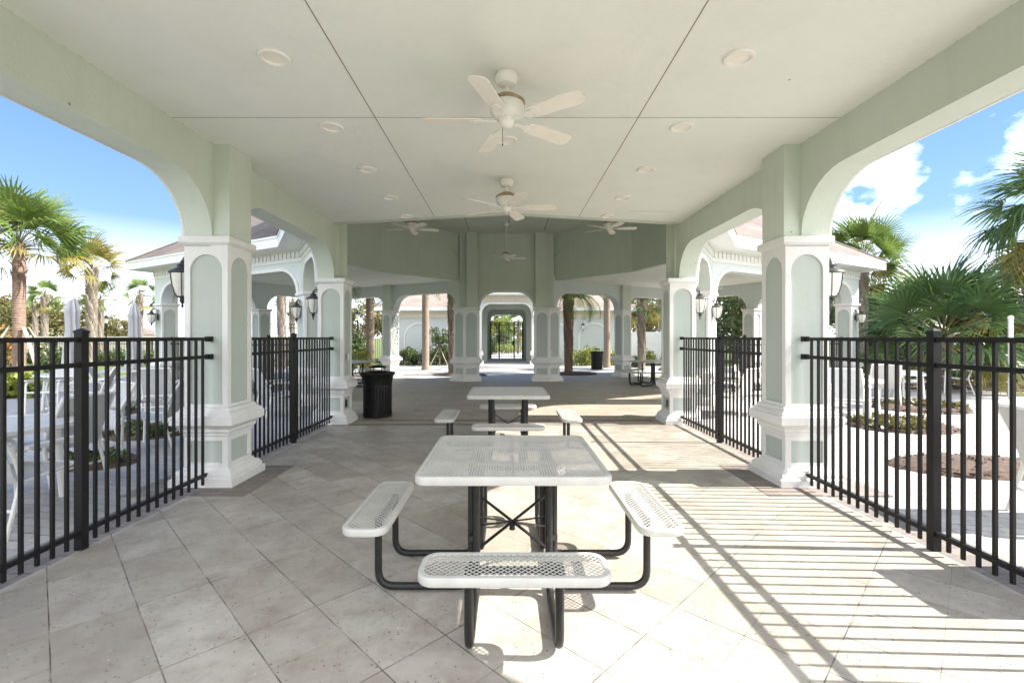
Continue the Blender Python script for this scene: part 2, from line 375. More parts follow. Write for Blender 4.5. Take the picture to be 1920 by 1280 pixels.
# ------------------------------------------------------------------ ground
g = MB(); g.box(-400, 400, -120, 600, -.3, 0); structure('ground_lawn', g, GRASS)
g = MB()
deck = [(-13,-8),(13,-8),(13.5,6),(12.5,14),(10.5,21.6),(8,23.2),(-8,23.2),(-10.5,21.6),(-13.5,15),(-11,12),(-13,6)]
g.prism([(-9.8,-8),(10.8,-8),(11.3,6),(13.3,12),(13.8,17),(11,24.4),(1.6,25.0),(1.6,33.5),(8,36),(8,52),(-8,52),(-8,36),(-1.6,33.5),(-1.6,25.0),(-11,24.4),(-13.8,17),(-13.0,12),(-10.8,9.5),(-9.9,6)][::1], -.2, .004)
structure('paved_pool_deck', g, PAVE)
CEN = (0, 11.8)
WA = [PI, R(60), R(-60)]      # S, NW, NE wings : local +y points outwards
def wl(k, u, v): p = rot2((u, v), WA[k]); return (p[0]+CEN[0], p[1]+CEN[1])
base = []
for k in (0, 2, 1):    # ccw: S (from -x side to +x side), NE, NW
    base += [wl(k, 3.03, 3.5), wl(k, 3.03, 10.2), wl(k, -3.03, 10.2), wl(k, -3.03, 3.5)]
g = MB(); fl = offset(base, -.05); g.prism(fl, -.1, .008); structure('pavilion_hub_floor', g, HUBT)
g = MB(); g.box(-2.985, 2.985, -4, 7.92, -.05, .012); structure('diagonal_slab_floor', g, TILE)
g = MB(); g.box(-2.985, 2.985, 7.92, 8.10, -.05, .0125); g.box(-2.6,2.6, 8.32,8.5,-.05,.0125)
for sx in (-1, 1):
    for yc in (1.6, 4.95):
        a, b_ = sorted((sx*2.46, sx*3.62)); g.box(a, b_, yc-.56, yc+.5, -.05, .016)
    a, b_ = sorted((sx*2.985, sx*3.35)); 
    for (y0,y1) in ((-4,1.0),(2.12,4.37),(5.47,8.0)): g.box(a, b_, y0, y1, -.05, .012)
structure('dark_paver_borders', g, BORD)

# ------------------------------------------------------------------ pavilion
pav = empty('pavilion', 'sage green and white arcaded pavilion with three arched wings meeting at a raised centre', 'pavilion')
ZC = 2.515; ZS = 3.06; ZK = 3.45; ZT = 3.62; ZH = 5.05
def pier(poly, loc, rz, z_top=ZC):
    """panelled column: white frame and mouldings, inset sage panels"""
    m = MB(); core = MB()
    core.prism(offset(poly, -.02), .02, 2.46)
    prof = [(.10,0.0),(.10,.085),(.075,.095),(.075,.125),(.05,.16),(.02,.175),(.012,.19),(0,.195)]
    m.rings([[ (p[0],p[1],z) for p in offset(poly, o)] for o, z in [(-.06,0)]+prof+[(-.02,.195)]], cap=False)
    prof2 = [(-.02,.50),(0,.50),(.012,.512),(.012,.53),(.03,.55),(.03,.575),(.05,.60),(.092,.625),(.092,.705),(.07,.72),(.07,.735),(.03,.765),(.03,.785),(0,.80),(-.02,.80)]
    m.rings([[ (p[0],p[1],z) for p in offset(poly, o)] for o, z in prof2], cap=False)
    prof3 = [(-.02,2.42),(0,2.42),(.0,2.425),(.018,2.44),(.035,2.45),(.035,2.505),(.028,2.515),(-.06,2.515)]
    m.rings([[ (p[0],p[1],z) for p in offset(poly, o)] for o, z in prof3], cap=False)
    n = len(poly)
    for i in range(n):
        a = Vector(poly[i]); b_ = Vector(poly[(i+1)%n]); e = b_-a; L = e.length; e.normalize(); nn = Vector((e.y,-e.x)); D = .018
        def P(u, z, d=0): q = a + e*u - nn*d; return (q.x, q.y, z)
        mg = max(.032, min(.058, L*.14))
        if L < .12:
            m.add([P(0,.19),P(L,.19),P(L,.51),P(0,.51)], [(0,1,2,3)]); m.add([P(0,.79),P(L,.79),P(L,2.43),P(0,2.43)], [(0,1,2,3)]); continue
        for (z0, z1, h0, h1, arch) in ((.19,.51,.235,.455,False),(.79,2.43,.825,2.335,True)):
            u0 = mg; u1 = L-mg
            m.add([P(0,z0),P(u0,z0),P(u0,z1),P(0,z1)], [(0,1,2,3)])
            m.add([P(u1,z0),P(L,z0),P(L,z1),P(u1,z1)], [(0,1,2,3)])
            m.add([P(u0,z0),P(u1,z0),P(u1,h0),P(u0,h0)], [(0,1,2,3)])
            r = (u1-u0)/2
            if arch: pts = [(u0+r-r*math.cos(PI*k/16), h1-r+r*math.sin(PI*k/16)) for k in range(17)]
            else: pts = [(u0,h1),(u1,h1)]
            for (p, q) in zip(pts[:-1], pts[1:]):
                m.add([P(*p),P(*q),P(q[0],z1),P(p[0],z1)], [(0,1,2,3)])
            loop = [(u0,h0)]+pts+[(u1,h0)]
            for j in range(len(loop)):
                p = loop[j]; q = loop[(j+1)%len(loop)]
                m.add([P(*p),P(*q),P(q[0],q[1],D),P(p[0],p[1],D)], [(0,1,2,3)])
    c = m.build('column', TRIM, pav, 30); c.location = (loc[0],loc[1],0); c.rotation_euler = (0,0,rz)
    core.build('inset_panel', PANEL, c, 0)
    return c
SQ = [(-.22,-.22),(.22,-.22),(.22,.22),(-.22,.22)]
def dupcol(c, loc, rz):
    d = c.copy(); COL.objects.link(d); d.parent = pav; d.location = (loc[0],loc[1],0); d.rotation_euler = (0,0,rz)
    for ch in c.children:
        e = ch.copy(); COL.objects.link(e); e.parent = d
c0 = pier(SQ, wl(0, 3.03, 10.2), WA[0]); first = True
for k in range(3):
    for su in (-1, 1):
        for v in (6.85, 10.2):
            if k == 0 and su == 1 and v == 10.2: continue
            dupcol(c0, wl(k, su*3.03, v), WA[k])
for k in (1, 2): dupcol(c0, wl(k, 0, 10.2), WA[k])
# hub corner piers (wing-aligned square merged with one aligned to the short side)
CORN = []
for k in range(3):
    for su in (-1, 1):
        # local wing frame at (su*3.03,3.5): short side runs in direction (su*... ) 
        a = math.atan2(-.866, su*.5)   # from corner towards neighbour corner, wing-local
        d = (su*.5, -.866)
        sq2 = [tuple(Vector(rot2(p, a)) + Vector(d)*.34) for p in SQ]
        pol = hull(list(SQ)+sq2)
        CORN.append((k, su, pol))
cl = pier(CORN[0][2], wl(0, -3.03, 3.5), WA[0]); cr_ = pier(CORN[1][2], wl(0, 3.03, 3.5), WA[0])
for k in (1, 2):
    dupcol(cl, wl(k, -3.03, 3.5), WA[k]); dupcol(cr_, wl(k, 3.03, 3.5), WA[k])

def arch_poly(a0, a1, o0, o1, zt, r=.60, zs=ZS, zc=ZC, n=14):
    """wall above an arched opening, in (a,z): wall a0..a1, opening o0..o1"""
    p = [(a0,zc),(a0,zt),(a1,zt),(a1,zc),(o1,zc)]
    rz_ = zs-zc
    for i in range(1, n+1):
        t = PI/2*i/n; p.append((o1-r+r*math.cos(t), zc+rz_*math.sin(t)))
    for i in range(0, n+1):
        t = PI/2*i/n; p.append((o0+r-r*math.sin(t), zc+rz_*math.cos(t)))
    return p
def arch_trim(o0, o1, r=.60, zs=ZS, zc=ZC, wd=.085, n=14):
    inner = [(o1,zc)] + [(o1-r+r*math.cos(PI/2*i/n), zc+(zs-zc)*math.sin(PI/2*i/n)) for i in range(1,n+1)] + [(o0+r-r*math.sin(PI/2*i/n), zc+(zs-zc)*math.cos(PI/2*i/n)) for i in range(0,n+1)]
    R2 = r+wd
    outer = [(o1+wd,zc)] + [(o1-r+R2*math.cos(PI/2*i/n), zc+(zs-zc+wd)*math.sin(PI/2*i/n)) for i in range(1,n+1)] + [(o0+r-R2*math.sin(PI/2*i/n), zc+(zs-zc+wd)*math.cos(PI/2*i/n)) for i in range(0,n+1)]
    return inner, outer
def add_wall(mb, poly, k, fixed, along, t0, t1):
    """extrude (a,z) polygon; along='v' -> a=v, thickness in u"""
    vs = []
    for t in (t0, t1):
        for a, z in poly:
            u, v = (t, a) if along == 'v' else (a, t)
            q = fixed(k, u, v); vs.append((q[0], q[1], z))
    n = len(poly)
    mb.add(vs, [tuple(range(n)), tuple(range(2*n-1, n-1, -1))] + [(i, n+i, n+(i+1)%n, (i+1)%n) for i in range(n)])
def add_trim(mb, tr, k, fixed, along, t0, t1):
    inner, outer = tr; n = len(inner)
    def W(a, z, t):
        u, v = (t, a) if along == 'v' else (a, t)
        q = fixed(k, u, v); return (q[0], q[1], z)
    for i in range(n-1):
        A, B = inner[i], inner[i+1]; C_, D_ = outer[i+1], outer[i]
        vs = [W(*p, t1) for p in (A,B,C_,D_)] + [W(*p, t0) for p in (A,B,C_,D_)]
        mb.add(vs, [(0,1,2,3),(0,4,5,1),(3,2,6,7)])
    for i in (0, n-1):
        A, D_ = inner[i], outer[i]; mb.add([W(*A,t1),W(*D_,t1),W(*D_,t0),W(*A,t0)], [(0,1,2,3)])
BAYS = [(3.5,6.85),(6.85,10.2)]
for k in range(3):
    for su in (-1, 1):
        for i, (v0, v1) in enumerate(BAYS):
            m = MB(); tr = MB()
            add_wall(m, arch_poly(v0, v1, v0+.22, v1-.22, ZT), k, wl, 'v', su*2.97, su*3.25)
            m.build('arch_wall', SAGE if k == 0 else EXT, pav, 30)
            add_trim(tr, arch_trim(v0+.22, v1-.22), k, wl, 'v', su*3.245, su*3.275)
            tr.build('arch_trim', TRIM, pav, 30)
        for v in (6.85, 10.2):
            m = MB(); a, b_ = sorted((su*2.805, su*2.97)); pts = [wl(k,a,v-.2),wl(k,b_,v-.2),wl(k,b_,v+.2),wl(k,a,v+.2)]
            m.prism(pts, ZC, ZK+.02); m.build('upper_pilaster', SAGE, pav, 0)
    # end wall of the wing
    m = MB(); tr = MB()
    if k == 0:
        add_wall(m, arch_poly(-3.25, 3.25, -2.81, 2.81, ZT), k, wl, 'u', 10.2+.1, 10.2+.36)
    else:
        for (a0,a1,o0,o1) in ((-3.25,0,-2.81,-.22),(0,3.25,.22,2.81)):
            add_wall(m, arch_poly(a0,a1,o0,o1, ZT), k, wl, 'u', 10.2+.0, 10.2+.22)
    m.build('end_arch_wall', SAGE if k == 0 else EXT, pav, 30)
# short sides with arch, tall inner wall
def cham(k, a, t):
    # frame of the short side opposite wing k : a along, t inward distance from its outer face
    p = rot2((a, -(4.39+.22) + t), WA[k]); return (p[0]+CEN[0], p[1]+CEN[1])
def chf(k, u, v): return cham(k, u, v)
for k in range(3):
    m = MB(); tr = MB()
    add_wall(m, arch_poly(-1.62, 1.62, -.93, .93, ZH+.06, r=.58), k, chf, 'u', .0, .28)
    m.build('arch_wall', SAGE, pav, 30)
    add_trim(tr, arch_trim(-.93, .93, r=.58), k, chf, 'u', .005, -.025)
    add_trim(tr, arch_trim(-.93, .93, r=.58, wd=.04), k, chf, 'u', .275, .29)
    tr.build('arch_trim', TRIM, pav, 30)
    for s_ in (-1, 1):
        m = MB(); a, b_ = sorted((s_*.98, s_*1.36)); m.prism([cham(k,a,.28),cham(k,b_,.28),cham(k,b_,.47),cham(k,a,.47)], ZC, ZH); m.build('upper_pilaster', SAGE, pav, 0)
# drum over the hub
drum = []
for k in (0, 2, 1): drum += [wl(k, 3.03-.0, 3.62), wl(k, 0, 4.3), wl(k, -3.03, 3.62)]
dn = len(drum)
for i in range(dn):
    if i % 3 == 2: continue
    p, q = drum[i], drum[(i+1)%dn]
    e = (Vector(q)-Vector(p)).normalized(); nn = Vector((e.y,-e.x))*.16
    m = MB(); m.prism([p, q, tuple(Vector(q)+nn), tuple(Vector(p)+nn)], ZK-.003, 6.1); m.build('drum_wall', SAGE, pav, 0)
for k in range(3):
    # above the short sides, outside skin; and low ceiling link strips
    m = MB(); m.prism([cham(k,-1.66,.30),cham(k,1.66,.30),cham(k,1.66,.02),cham(k,-1.66,.02)], ZH+.07, 6.1); m.build('drum_wall', SAGE, pav, 0)
m = MB(); m.prism(drum, ZH, ZH+.05); m.build('hub_ceiling', SAGE, pav, 0)
m = MB()
for x in (-1.25, 1.25): m.box(x-.01, x+.01, 8.5, 15.6, ZH-.003, ZH+.01)
m.build('ceiling_joint', JOINT, pav, 0)
for k in range(3):
    m = MB()
    pts = [(-2.97,10.35),(-2.97,3.55),(-3.03,3.62-.001),(0,4.3),(3.03,3.62-.001),(2.97,3.55),(2.97,10.35)]
    pts = [(-2.975,10.35),(-2.975,3.66),(0,4.345),(2.975,3.66),(2.975,10.35)]
    m.prism([wl(k,*p) for p in pts], ZK, ZK+.06); m.build('wing_ceiling', CEIL, pav, 0)
m = MB()
for x in (-1.168, 1.168): m.box(x-.0035, x+.0035, 1.5, 7.72 , ZK-.002, ZK+.01)
m.box(-2.97, 2.97, 4.1665, 4.170, ZK-.0025, ZK+.01)
m.box(1.9, 2.6, 7.28, 7.285, ZK-.0025, ZK+.01)
m.build('ceiling_joint', JOINT, pav, 0)
# rough sealant beads where beams meet the ceiling
rg = random.Random(3); m = MB()
for sx in (-1,1):
    y = 1.6
    while y < 8.0:
        y += rg.uniform(.03,.16)
        s_ = rg.uniform(.004,.011); m.lathe([(s_*.2,-s_),(s_,0),(s_*.2,s_)], 6, (sx*(2.965), y, ZK-.001))
m.build('sealant_bead', SAGE, pav, 0)

# eaves: soffit, fascia, frieze with dentils
def ring_strip(mb, o0, z0, o1, z1, polyb=base):
    A = offset(polyb, o0); B = offset(polyb, o1); n = len(A)
    for i in range(n):
        j = (i+1)%n; mb.add([(A[i][0],A[i][1],z0),(A[j][0],A[j][1],z0),(B[j][0],B[j][1],z1),(B[i][0],B[i][1],z1)], [(0,1,2,3)])
m = MB(); ring_strip(m, .72, 3.53, .2, 3.53); m.build('eave_soffit', WHITE, pav, 0)
m = MB(); ring_strip(m, .72, 3.50, .72, 3.74); ring_strip(m, .70, 3.50, .72, 3.50); ring_strip(m, .72, 3.74, .74, 3.74); ring_strip(m,.74,3.70,.74,3.745); ring_strip(m,.72,3.70,.74,3.70); ring_strip(m, .70,3.53,.70,3.50)
m.build('fascia', WHITE, pav, 0)
m = MB()
for (o0,z0,o1,z1) in ((.22,3.24,.25,3.24),(.25,3.24,.25,3.28),(.25,3.28,.235,3.28),(.235,3.28,.235,3.53),(.235,3.48,.28,3.48),(.28,3.48,.28,3.53)): ring_strip(m,o0,z0,o1,z1)
m.build('frieze', TRIM, pav, 0)
m = MB(); A = offset(base, .237); ol = []; bots = []
for i in range(len(A)):
    a = Vector(A[i]); b_ = Vector(A[(i+1)%len(A)]); e = b_-a; L = e.length; e.normalize(); nn = Vector((e.y,-e.x)); k = int(L/.15)
    ol.append(tuple(a))
    for j in range(k):
        c = a + e*(L*(j+.5)/k); bots.append(len(ol)); ol += [tuple(q_) for q_ in (c-e*.045, c-e*.045+nn*.035, c+e*.045+nn*.035, c+e*.045)]
n = len(ol); vs = [(p[0],p[1],3.33) for p in ol]+[(p[0],p[1],3.45) for p in ol]
m.add(vs, [(i,(i+1)%n,n+(i+1)%n,n+i) for i in range(n)]+[(b_,b_+1,b_+2,b_+3) for b_ in bots]+[(n+b_,n+b_+1,n+b_+2,n+b_+3) for b_ in bots])
m.build('dentil_course', TRIM, pav, 0)
# roofs
EV = offset(base, .74); SL = .68; ZE = 3.745
EU = 3.03+.74; EE = 10.2+.74
for k in range(3):
    m = MB(); zr = ZE+EU*SL; zf = ZE+(EU-3.03)*SL
    def W(u,v,z): q = wl(k,u,v); return (q[0],q[1],z)
    # concave eave vertices for this wing
    vA = 3.5 - .74*math.tan(R(15))
    for s_ in (-1,1):
        m.add([W(s_*EU,vA,ZE),W(s_*EU,EE,ZE),W(0,EE-EU,zr),W(0,4.4,zr),W(s_*3.03,3.6,zf)], [(0,1,2,3,4)])
    m.add([W(EU,EE,ZE),W(-EU,EE,ZE),W(0,EE-EU,zr)], [(0,1,2)])
    # ridge and hip caps
    # short side
    q0 = wl(k,0,0)
    m.build('wing_roof', ROOF, pav, 0)
    for a_, b_ in ((W(0,4.4,zr),W(0,EE-EU,zr)),(W(0,EE-EU,zr),W(EU,EE,ZE)),(W(0,EE-EU,zr),W(-EU,EE,ZE))):
        m = MB(); m.tube([a_, b_], .045, 6); m.build('ridge_cap', ROOF, pav, 0)
    m = MB(); d = 4.39+.74; hl = None
    kk = k
    # eave corner of the short side in cham frame
    cpts = [p for p in EV if abs(rot2((p[0]-CEN[0],p[1]-CEN[1]), -WA[k])[1] + d) < .03]
    if len(cpts) == 2:
        f = [rot2((p[0]-CEN[0],p[1]-CEN[1]), -WA[k]) for p in cpts]
        x0 = max(abs(f[0][0]), abs(f[1][0]))
        def C2(a,t,z): q = rot2((a,t), WA[k]); return (q[0]+CEN[0], q[1]+CEN[1], z)
        m.add([C2(-x0,-d,ZE),C2(x0,-d,ZE),C2(1.62,-4.45,zf),C2(-1.62,-4.45,zf)], [(0,1,2,3)])
        m.build('short_side_roof', ROOF, pav, 0)
dr = offset(drum, .62)
m = MB(); n = len(dr)
m.add([(p[0],p[1],6.22) for p in dr]+[(CEN[0],CEN[1],8.6)], [(i,(i+1)%n,n) for i in range(n)]); m.build('hub_roof', ROOF, pav, 0)
m = MB(); m.rings([[(p[0],p[1],z) for p in offset(drum,o)] for o,z in ((.1,6.04),(.60,6.04),(.615,6.04),(.615,6.21))], cap=False); m.build('hub_fascia', WHITE, pav, 0)

# ------------------------------------------------------------------ outlets on columns
def outlet(name, label, loc, rz, dark=False, wdt=.075, h=.12):
    o = empty(name, label, 'outlet', loc, rz, None)
    m = MB(); m.box(-wdt/2, wdt/2, 0, .008, -h/2, h/2); m.build('cover_plate', LANT if dark else PLATE, o, 0)
    m = MB()
    for z in (-.022,.022): m.box(-.012,.012,.008,.011,z-.012,z+.012)
    m.build('socket', PLATE if not dark else DARK, o, 0)
    return o
outlet('outlet', 'white outlet plate on the panel of the left column beside the black bin', (-2.805+.02,8.25,1.15), R(-90))
outlet('outlet', 'grey weatherproof outlet box low on the column beside the bin', (-2.805+.0,8.2,.345), R(-90), True, .09, .13)
outlet('outlet', 'grey weatherproof outlet box low on the right column opposite the bin', (2.805-.0,8.2,.345), R(90), True, .09, .13)
outlet('outlet', 'white outlet plate on the centre right pier by the gate arch', (1.52,15.93,1.0), R(180))

# ------------------------------------------------------------------ fences
def fence_bay(label, loc, rz, L=2.88, group='black fence panels in the pavilion arches', cut=None):
    """local x along, origin at bay middle on the ground; brackets reach the columns"""
    o = empty('fence_panel', label, 'fence', loc, rz, group)
    ps = MB(); n = int(L/2/.1005)
    for s_ in (-1,1):
        for i in range(1, n+1):
            x = s_*(i*.1005+ .01)
            if abs(x) < L/2-.10: ps.box(x-.0098,x+.0098,-.0098,.0098,.045,1.475)
    ps.build('picket_row', BLACK, o, 0)
    for z in (1.482,1.305,.135):
        r = MB(); r.box(-L/2,-.028,-.016,.016,z-.016,z+.016); r.box(.028,L/2,-.016,.016,z-.016,z+.016)
        for s_ in (-1,1):
            a,b_ = sorted((s_*(L/2-.05), s_*(L/2+.005))); r.box(a,b_,-.027,.027,z-.026,z+.026)
        r.build('rail', BLACK, o, 0)
    p = MB(); p.box(-.028,.028,-.028,.028,.008,1.53); p.build('post', BLACK, o, 0)
    c = MB(); c.box(-.032,.032,-.032,.032,1.53,1.545); c.add([(-.03,-.03,1.545),(.03,-.03,1.545),(.03,.03,1.545),(-.03,.03,1.545),(0,0,1.565)],[(0,1,4),(1,2,4),(2,3,4),(3,0,4)]); c.build('post_cap', BLACK, o, 0)
    return o
fp = fence_bay('black picket fence panel nearest the camera at the left edge', (-2.99,3.30,0), R(90))
copy_tree(fp, 'black picket fence panel between the two left columns, behind the near column', (-3.0,6.62,0), R(90))
copy_tree(fp, 'black picket fence panel nearest the camera at the right edge', (2.99,3.285,0), R(90))
copy_tree(fp, 'black picket fence panel between the two right columns, behind the near column', (3.0,6.62,0), R(90))
for k, side, su in ((1,'left',1),(2,'right',-1)):
    for v, wh in ((5.175,'near'),(8.525,'outer')):
        # camera side of the wing: choose the side whose y is smaller
        q = min((wl(k, s_*3.0, v) for s_ in (-1,1)), key=lambda p: p[1])
        copy_tree(fp, 'black picket fence panel in the %s arch of the %s wing behind the patio' % (wh, side), (q[0],q[1],0), WA[k]+R(90))

# ------------------------------------------------------------------ ceiling fans
def make_fan(drop, label, loc, rz):
    o = empty('ceiling_fan', label, 'ceiling fan', loc, rz, 'white ceiling fans')
    m = MB(); m.lathe([(.055,-.012),(.078,-.012),(.085,-.03),(.082,-.06),(.066,-.09),(.035,-.105),(.0,-.105)][::-1]+[(.07,0),(.0,0)], 28); m.build('canopy', FAN, o)
    m = MB(); m.lathe([(.013,-drop+.2),(.013,-.09)], 12); m.lathe([(.03,-drop+.17),(.03,-drop+.22),(.015,-drop+.235)],16); m.build('downrod', FAN, o)
    z = -drop
    m = MB(); m.lathe([(.0,z+.185),(.05,z+.185),(.085,z+.17),(.12,z+.145)],32, mat=1); m.lathe([(.12,z+.145),(.136,z+.135),(.136,z+.122),(.125,z+.118)],32, mat=1)
    m.lathe([(.125,z+.118),(.13,z+.10),(.122,z+.055),(.10,z+.025),(.075,z+.012),(.0,z+.012)],32, mat=0)
    m.lathe([(.0,z-.055),(.03,z-.052),(.05,z-.035),(.058,z-.01),(.06,z+.012),(.0,z+.012)],24, mat=0)
    m.build('motor_housing', [FAN, FANG], o)
    for i in range(5):
        a = 2*PI*i/5
        M = Matrix.Rotation(a,4,'Z') @ Matrix.Translation((0,0,z+.0)) @ Matrix.Rotation(R(-12),4,'X')
        b_ = MB(); pr = [(.19,.045),(.22,.058),(.35,.064),(.55,.070),(.59,.066),(.615,.045),(.622,.0)]
        top = [(x,y) for x,y in pr] + [(x,-y) for x,y in pr[:-1][::-1]]
        b_.prism(top[::-1], -.004, .004, 0, M); b_.build('blade', FANB, o, 0)
        k_ = MB(); k_.prism([(.07,-.016),(.15,-.012),(.19,-.036),(.24,-.04),(.28,-.012),(.28,.012),(.24,.04),(.19,.036),(.15,.012),(.07,.016)], -.012, -.005, 0, M)
        for yy in (-.022,.022): k_.lathe([(.008,-.017),(.008,-.012)],8,(.235,yy,0),0,M)
        k_.build('blade_bracket', FAN, o, 0)
    c = MB(); c.tube([(.03,0,z-.05),(.03,0,z-.17)], .0022, 5); c.lathe([(.001,z-.19),(.006,z-.18),(.001,z-.165)],8,(.03,0,0)); c.build('pull_chain', LANT, o)
    return o
f1 = make_fan(.35, 'nearest white ceiling fan, hanging above the front picnic table', (0.0,3.47,ZK), R(180))
copy_tree(f1, 'second white ceiling fan in line, above the rear picnic table', (0.0,5.80,ZK), R(0))
f3 = make_fan(1.10, 'white ceiling fan on a long rod in mid hub, before the gate arch', (-.02,14.55,ZH), R(8))
copy_tree(f3, 'white hub ceiling fan on the left, half hidden behind the near ceiling edge', (px(772,10.6),10.6,ZH), R(20))
copy_tree(f3, 'white hub ceiling fan on the right, half hidden behind the near ceiling edge', (px(1142,10.6),10.6,ZH), R(-3))
q = wl(1,0,7.5); copy_tree(f1, 'white ceiling fan under the roof of the left wing', (q[0],q[1],ZK), 0.3)
q = wl(2,0,7.5); copy_tree(f1, 'white ceiling fan under the roof of the right wing', (q[0],q[1],ZK), 0.9)
# recessed lights
rl = empty('recessed_light', 'round recessed ceiling light', 'recessed light', (0,0,ZK), 0, 'recessed ceiling lights')
m = MB(); m.lathe([(.072,-.003),(.080,-.017),(.098,-.019),(.107,-.010),(.108,0)],32, cap=False); m.build('trim_ring', FAN, rl)
m = MB(); m.lathe([(.0,-.0032),(.05,-.0032),(.073,-.0034)],32, cap=False); m.build('lens', FANB, rl)
ords = ['nearest','second','third','fourth','farthest']
for i, y in enumerate((3.27,4.35,5.45,6.55,7.55)):
    for sx, sd_ in ((-1,'left'),(1,'right')):
        lab = '%s round recessed light in the %s row of the near ceiling' % (ords[i], sd_)
        if i == 0 and sx == -1: rl['label'] = lab; rl.location = (sx*1.62,y,ZK)
        else: copy_tree(rl, lab, (sx*1.62,y,ZK))
copy_tree(rl, 'round recessed light in the ceiling centre just behind the nearest fan', (0,4.64,ZK))
for k, sd_ in ((1,'left'),(2,'right')):
    for j,(u,v) in enumerate(((-1.6,5.2),(1.6,5.2),(-1.6,7.6),(1.6,7.6))):
        q = wl(k,u,v); copy_tree(rl, None, (q[0],q[1],ZK))['label'] = 'small recessed light in the low ceiling of the %s wing, %s' % (sd_, ['inner front','inner rear','outer front','outer rear'][j])

# ------------------------------------------------------------------ wall lanterns
def make_lantern(label, loc, rz):
    """wall plane y=0, lantern towards +y; origin at glass top height"""
    o = empty('wall_lantern', label, 'lantern', loc, rz, 'dark bronze wall lanterns')
    m = MB(); m.lathe([(.0,.0),(.05,.0),(.055,.01),(.045,.02),(.0,.024)],20,(0,0,0),0, Matrix.Translation((0,0,-.06)) @ Matrix.Rotation(R(-90),4,'X') @ Matrix.Diagonal((1,2.1,1,1))); m.build('backplate', LANT, o)
    Y = .165; m = MB()
    pts = []
    for i in range(15):
        t = i/14; a = PI*(1-t); pts.append((0, Y/2 + Y/2*math.cos(a), .06+ .12*math.sin(a)))
    pts = [(0,.015,-.14),(0,.03,-.06)] + pts[1:]
    m.tube(pts, .009, 8)
    sp = [(0, Y-.0 -.0 + (.045-.0025*i)*math.cos(i*.55+PI/2)-.03, .155+(.045-.0025*i)*math.sin(i*.55+PI/2)) for i in range(16)]
    m.tube(sp, .007, 6); m.tube([(0,.02,-.13),(0,.05,-.17),(0,.075,-.155),(0,.07,-.13)], .007, 6)
    m.build('scroll_arm', LANT, o)
    m = MB(); m.lathe([(.122,0),(.128,.006),(.122,.018),(.075,.045),(.05,.06),(.045,.075),(.055,.085),(.03,.10),(.018,.125),(.012,.14),(.0,.15)],24,(0,Y,0)); m.build('cap', LANT, o)
    m = MB(); m.lathe([(.05,-.24),(.075,-.20),(.095,-.13),(.106,-.06),(.110,-.002)],24,(0,Y,0)); m.build('glass', GLASS, o)
    m = MB()
    for i in range(6):
        a = PI/6+i*PI/3; m.tube([(r_*math.cos(a), Y+r_*math.sin(a), z) for r_, z in ((.114,0),(.110,-.06),(.099,-.13),(.079,-.20),(.052,-.245))], .005, 5)
    m.lathe([(.0,-.37),(.008,-.355),(.014,-.34),(.008,-.32),(.02,-.305),(.03,-.28),(.02,-.262),(.055,-.25),(.055,-.238)],16,(0,Y,0)); m.build('cage', LANT, o)
    return o
def lpos(k, su, v): q = wl(k, su*3.25, v); return q
L0 = None
for k, wn_ in ((0,'front'),(1,'left'),(2,'right')):
    for su in (-1,1):
        for v in (3.5, 6.85, 10.2):
            if k == 0 and v == 10.2: continue
            q = wl(k, su*3.255, v)
            d_ = rot2((su,0), WA[k]); rz = math.atan2(d_[1], d_[0]) - PI/2
            if k > 0 and d_[1] > 0: continue      # far sides are not seen
            s_ = 'left' if q[0] < 0 else 'right'
            if k == 0: lab = {6.85:'large bronze wall lantern on the near %s column, beside the foreground fence',3.5:'bronze wall lantern on the far side of the second %s column'}[v] % s_
            else: lab = {3.5:'bronze wall lantern on the inner corner column of the %s wing',6.85:'bronze wall lantern on the middle column of the %s wing',10.2:'small bronze wall lantern on the outermost column of the %s wing'}[v] % s_
            if L0 is None: L0 = make_lantern(lab, (q[0],q[1],2.17), rz)
            else: copy_tree(L0, lab, (q[0],q[1],2.17), rz)

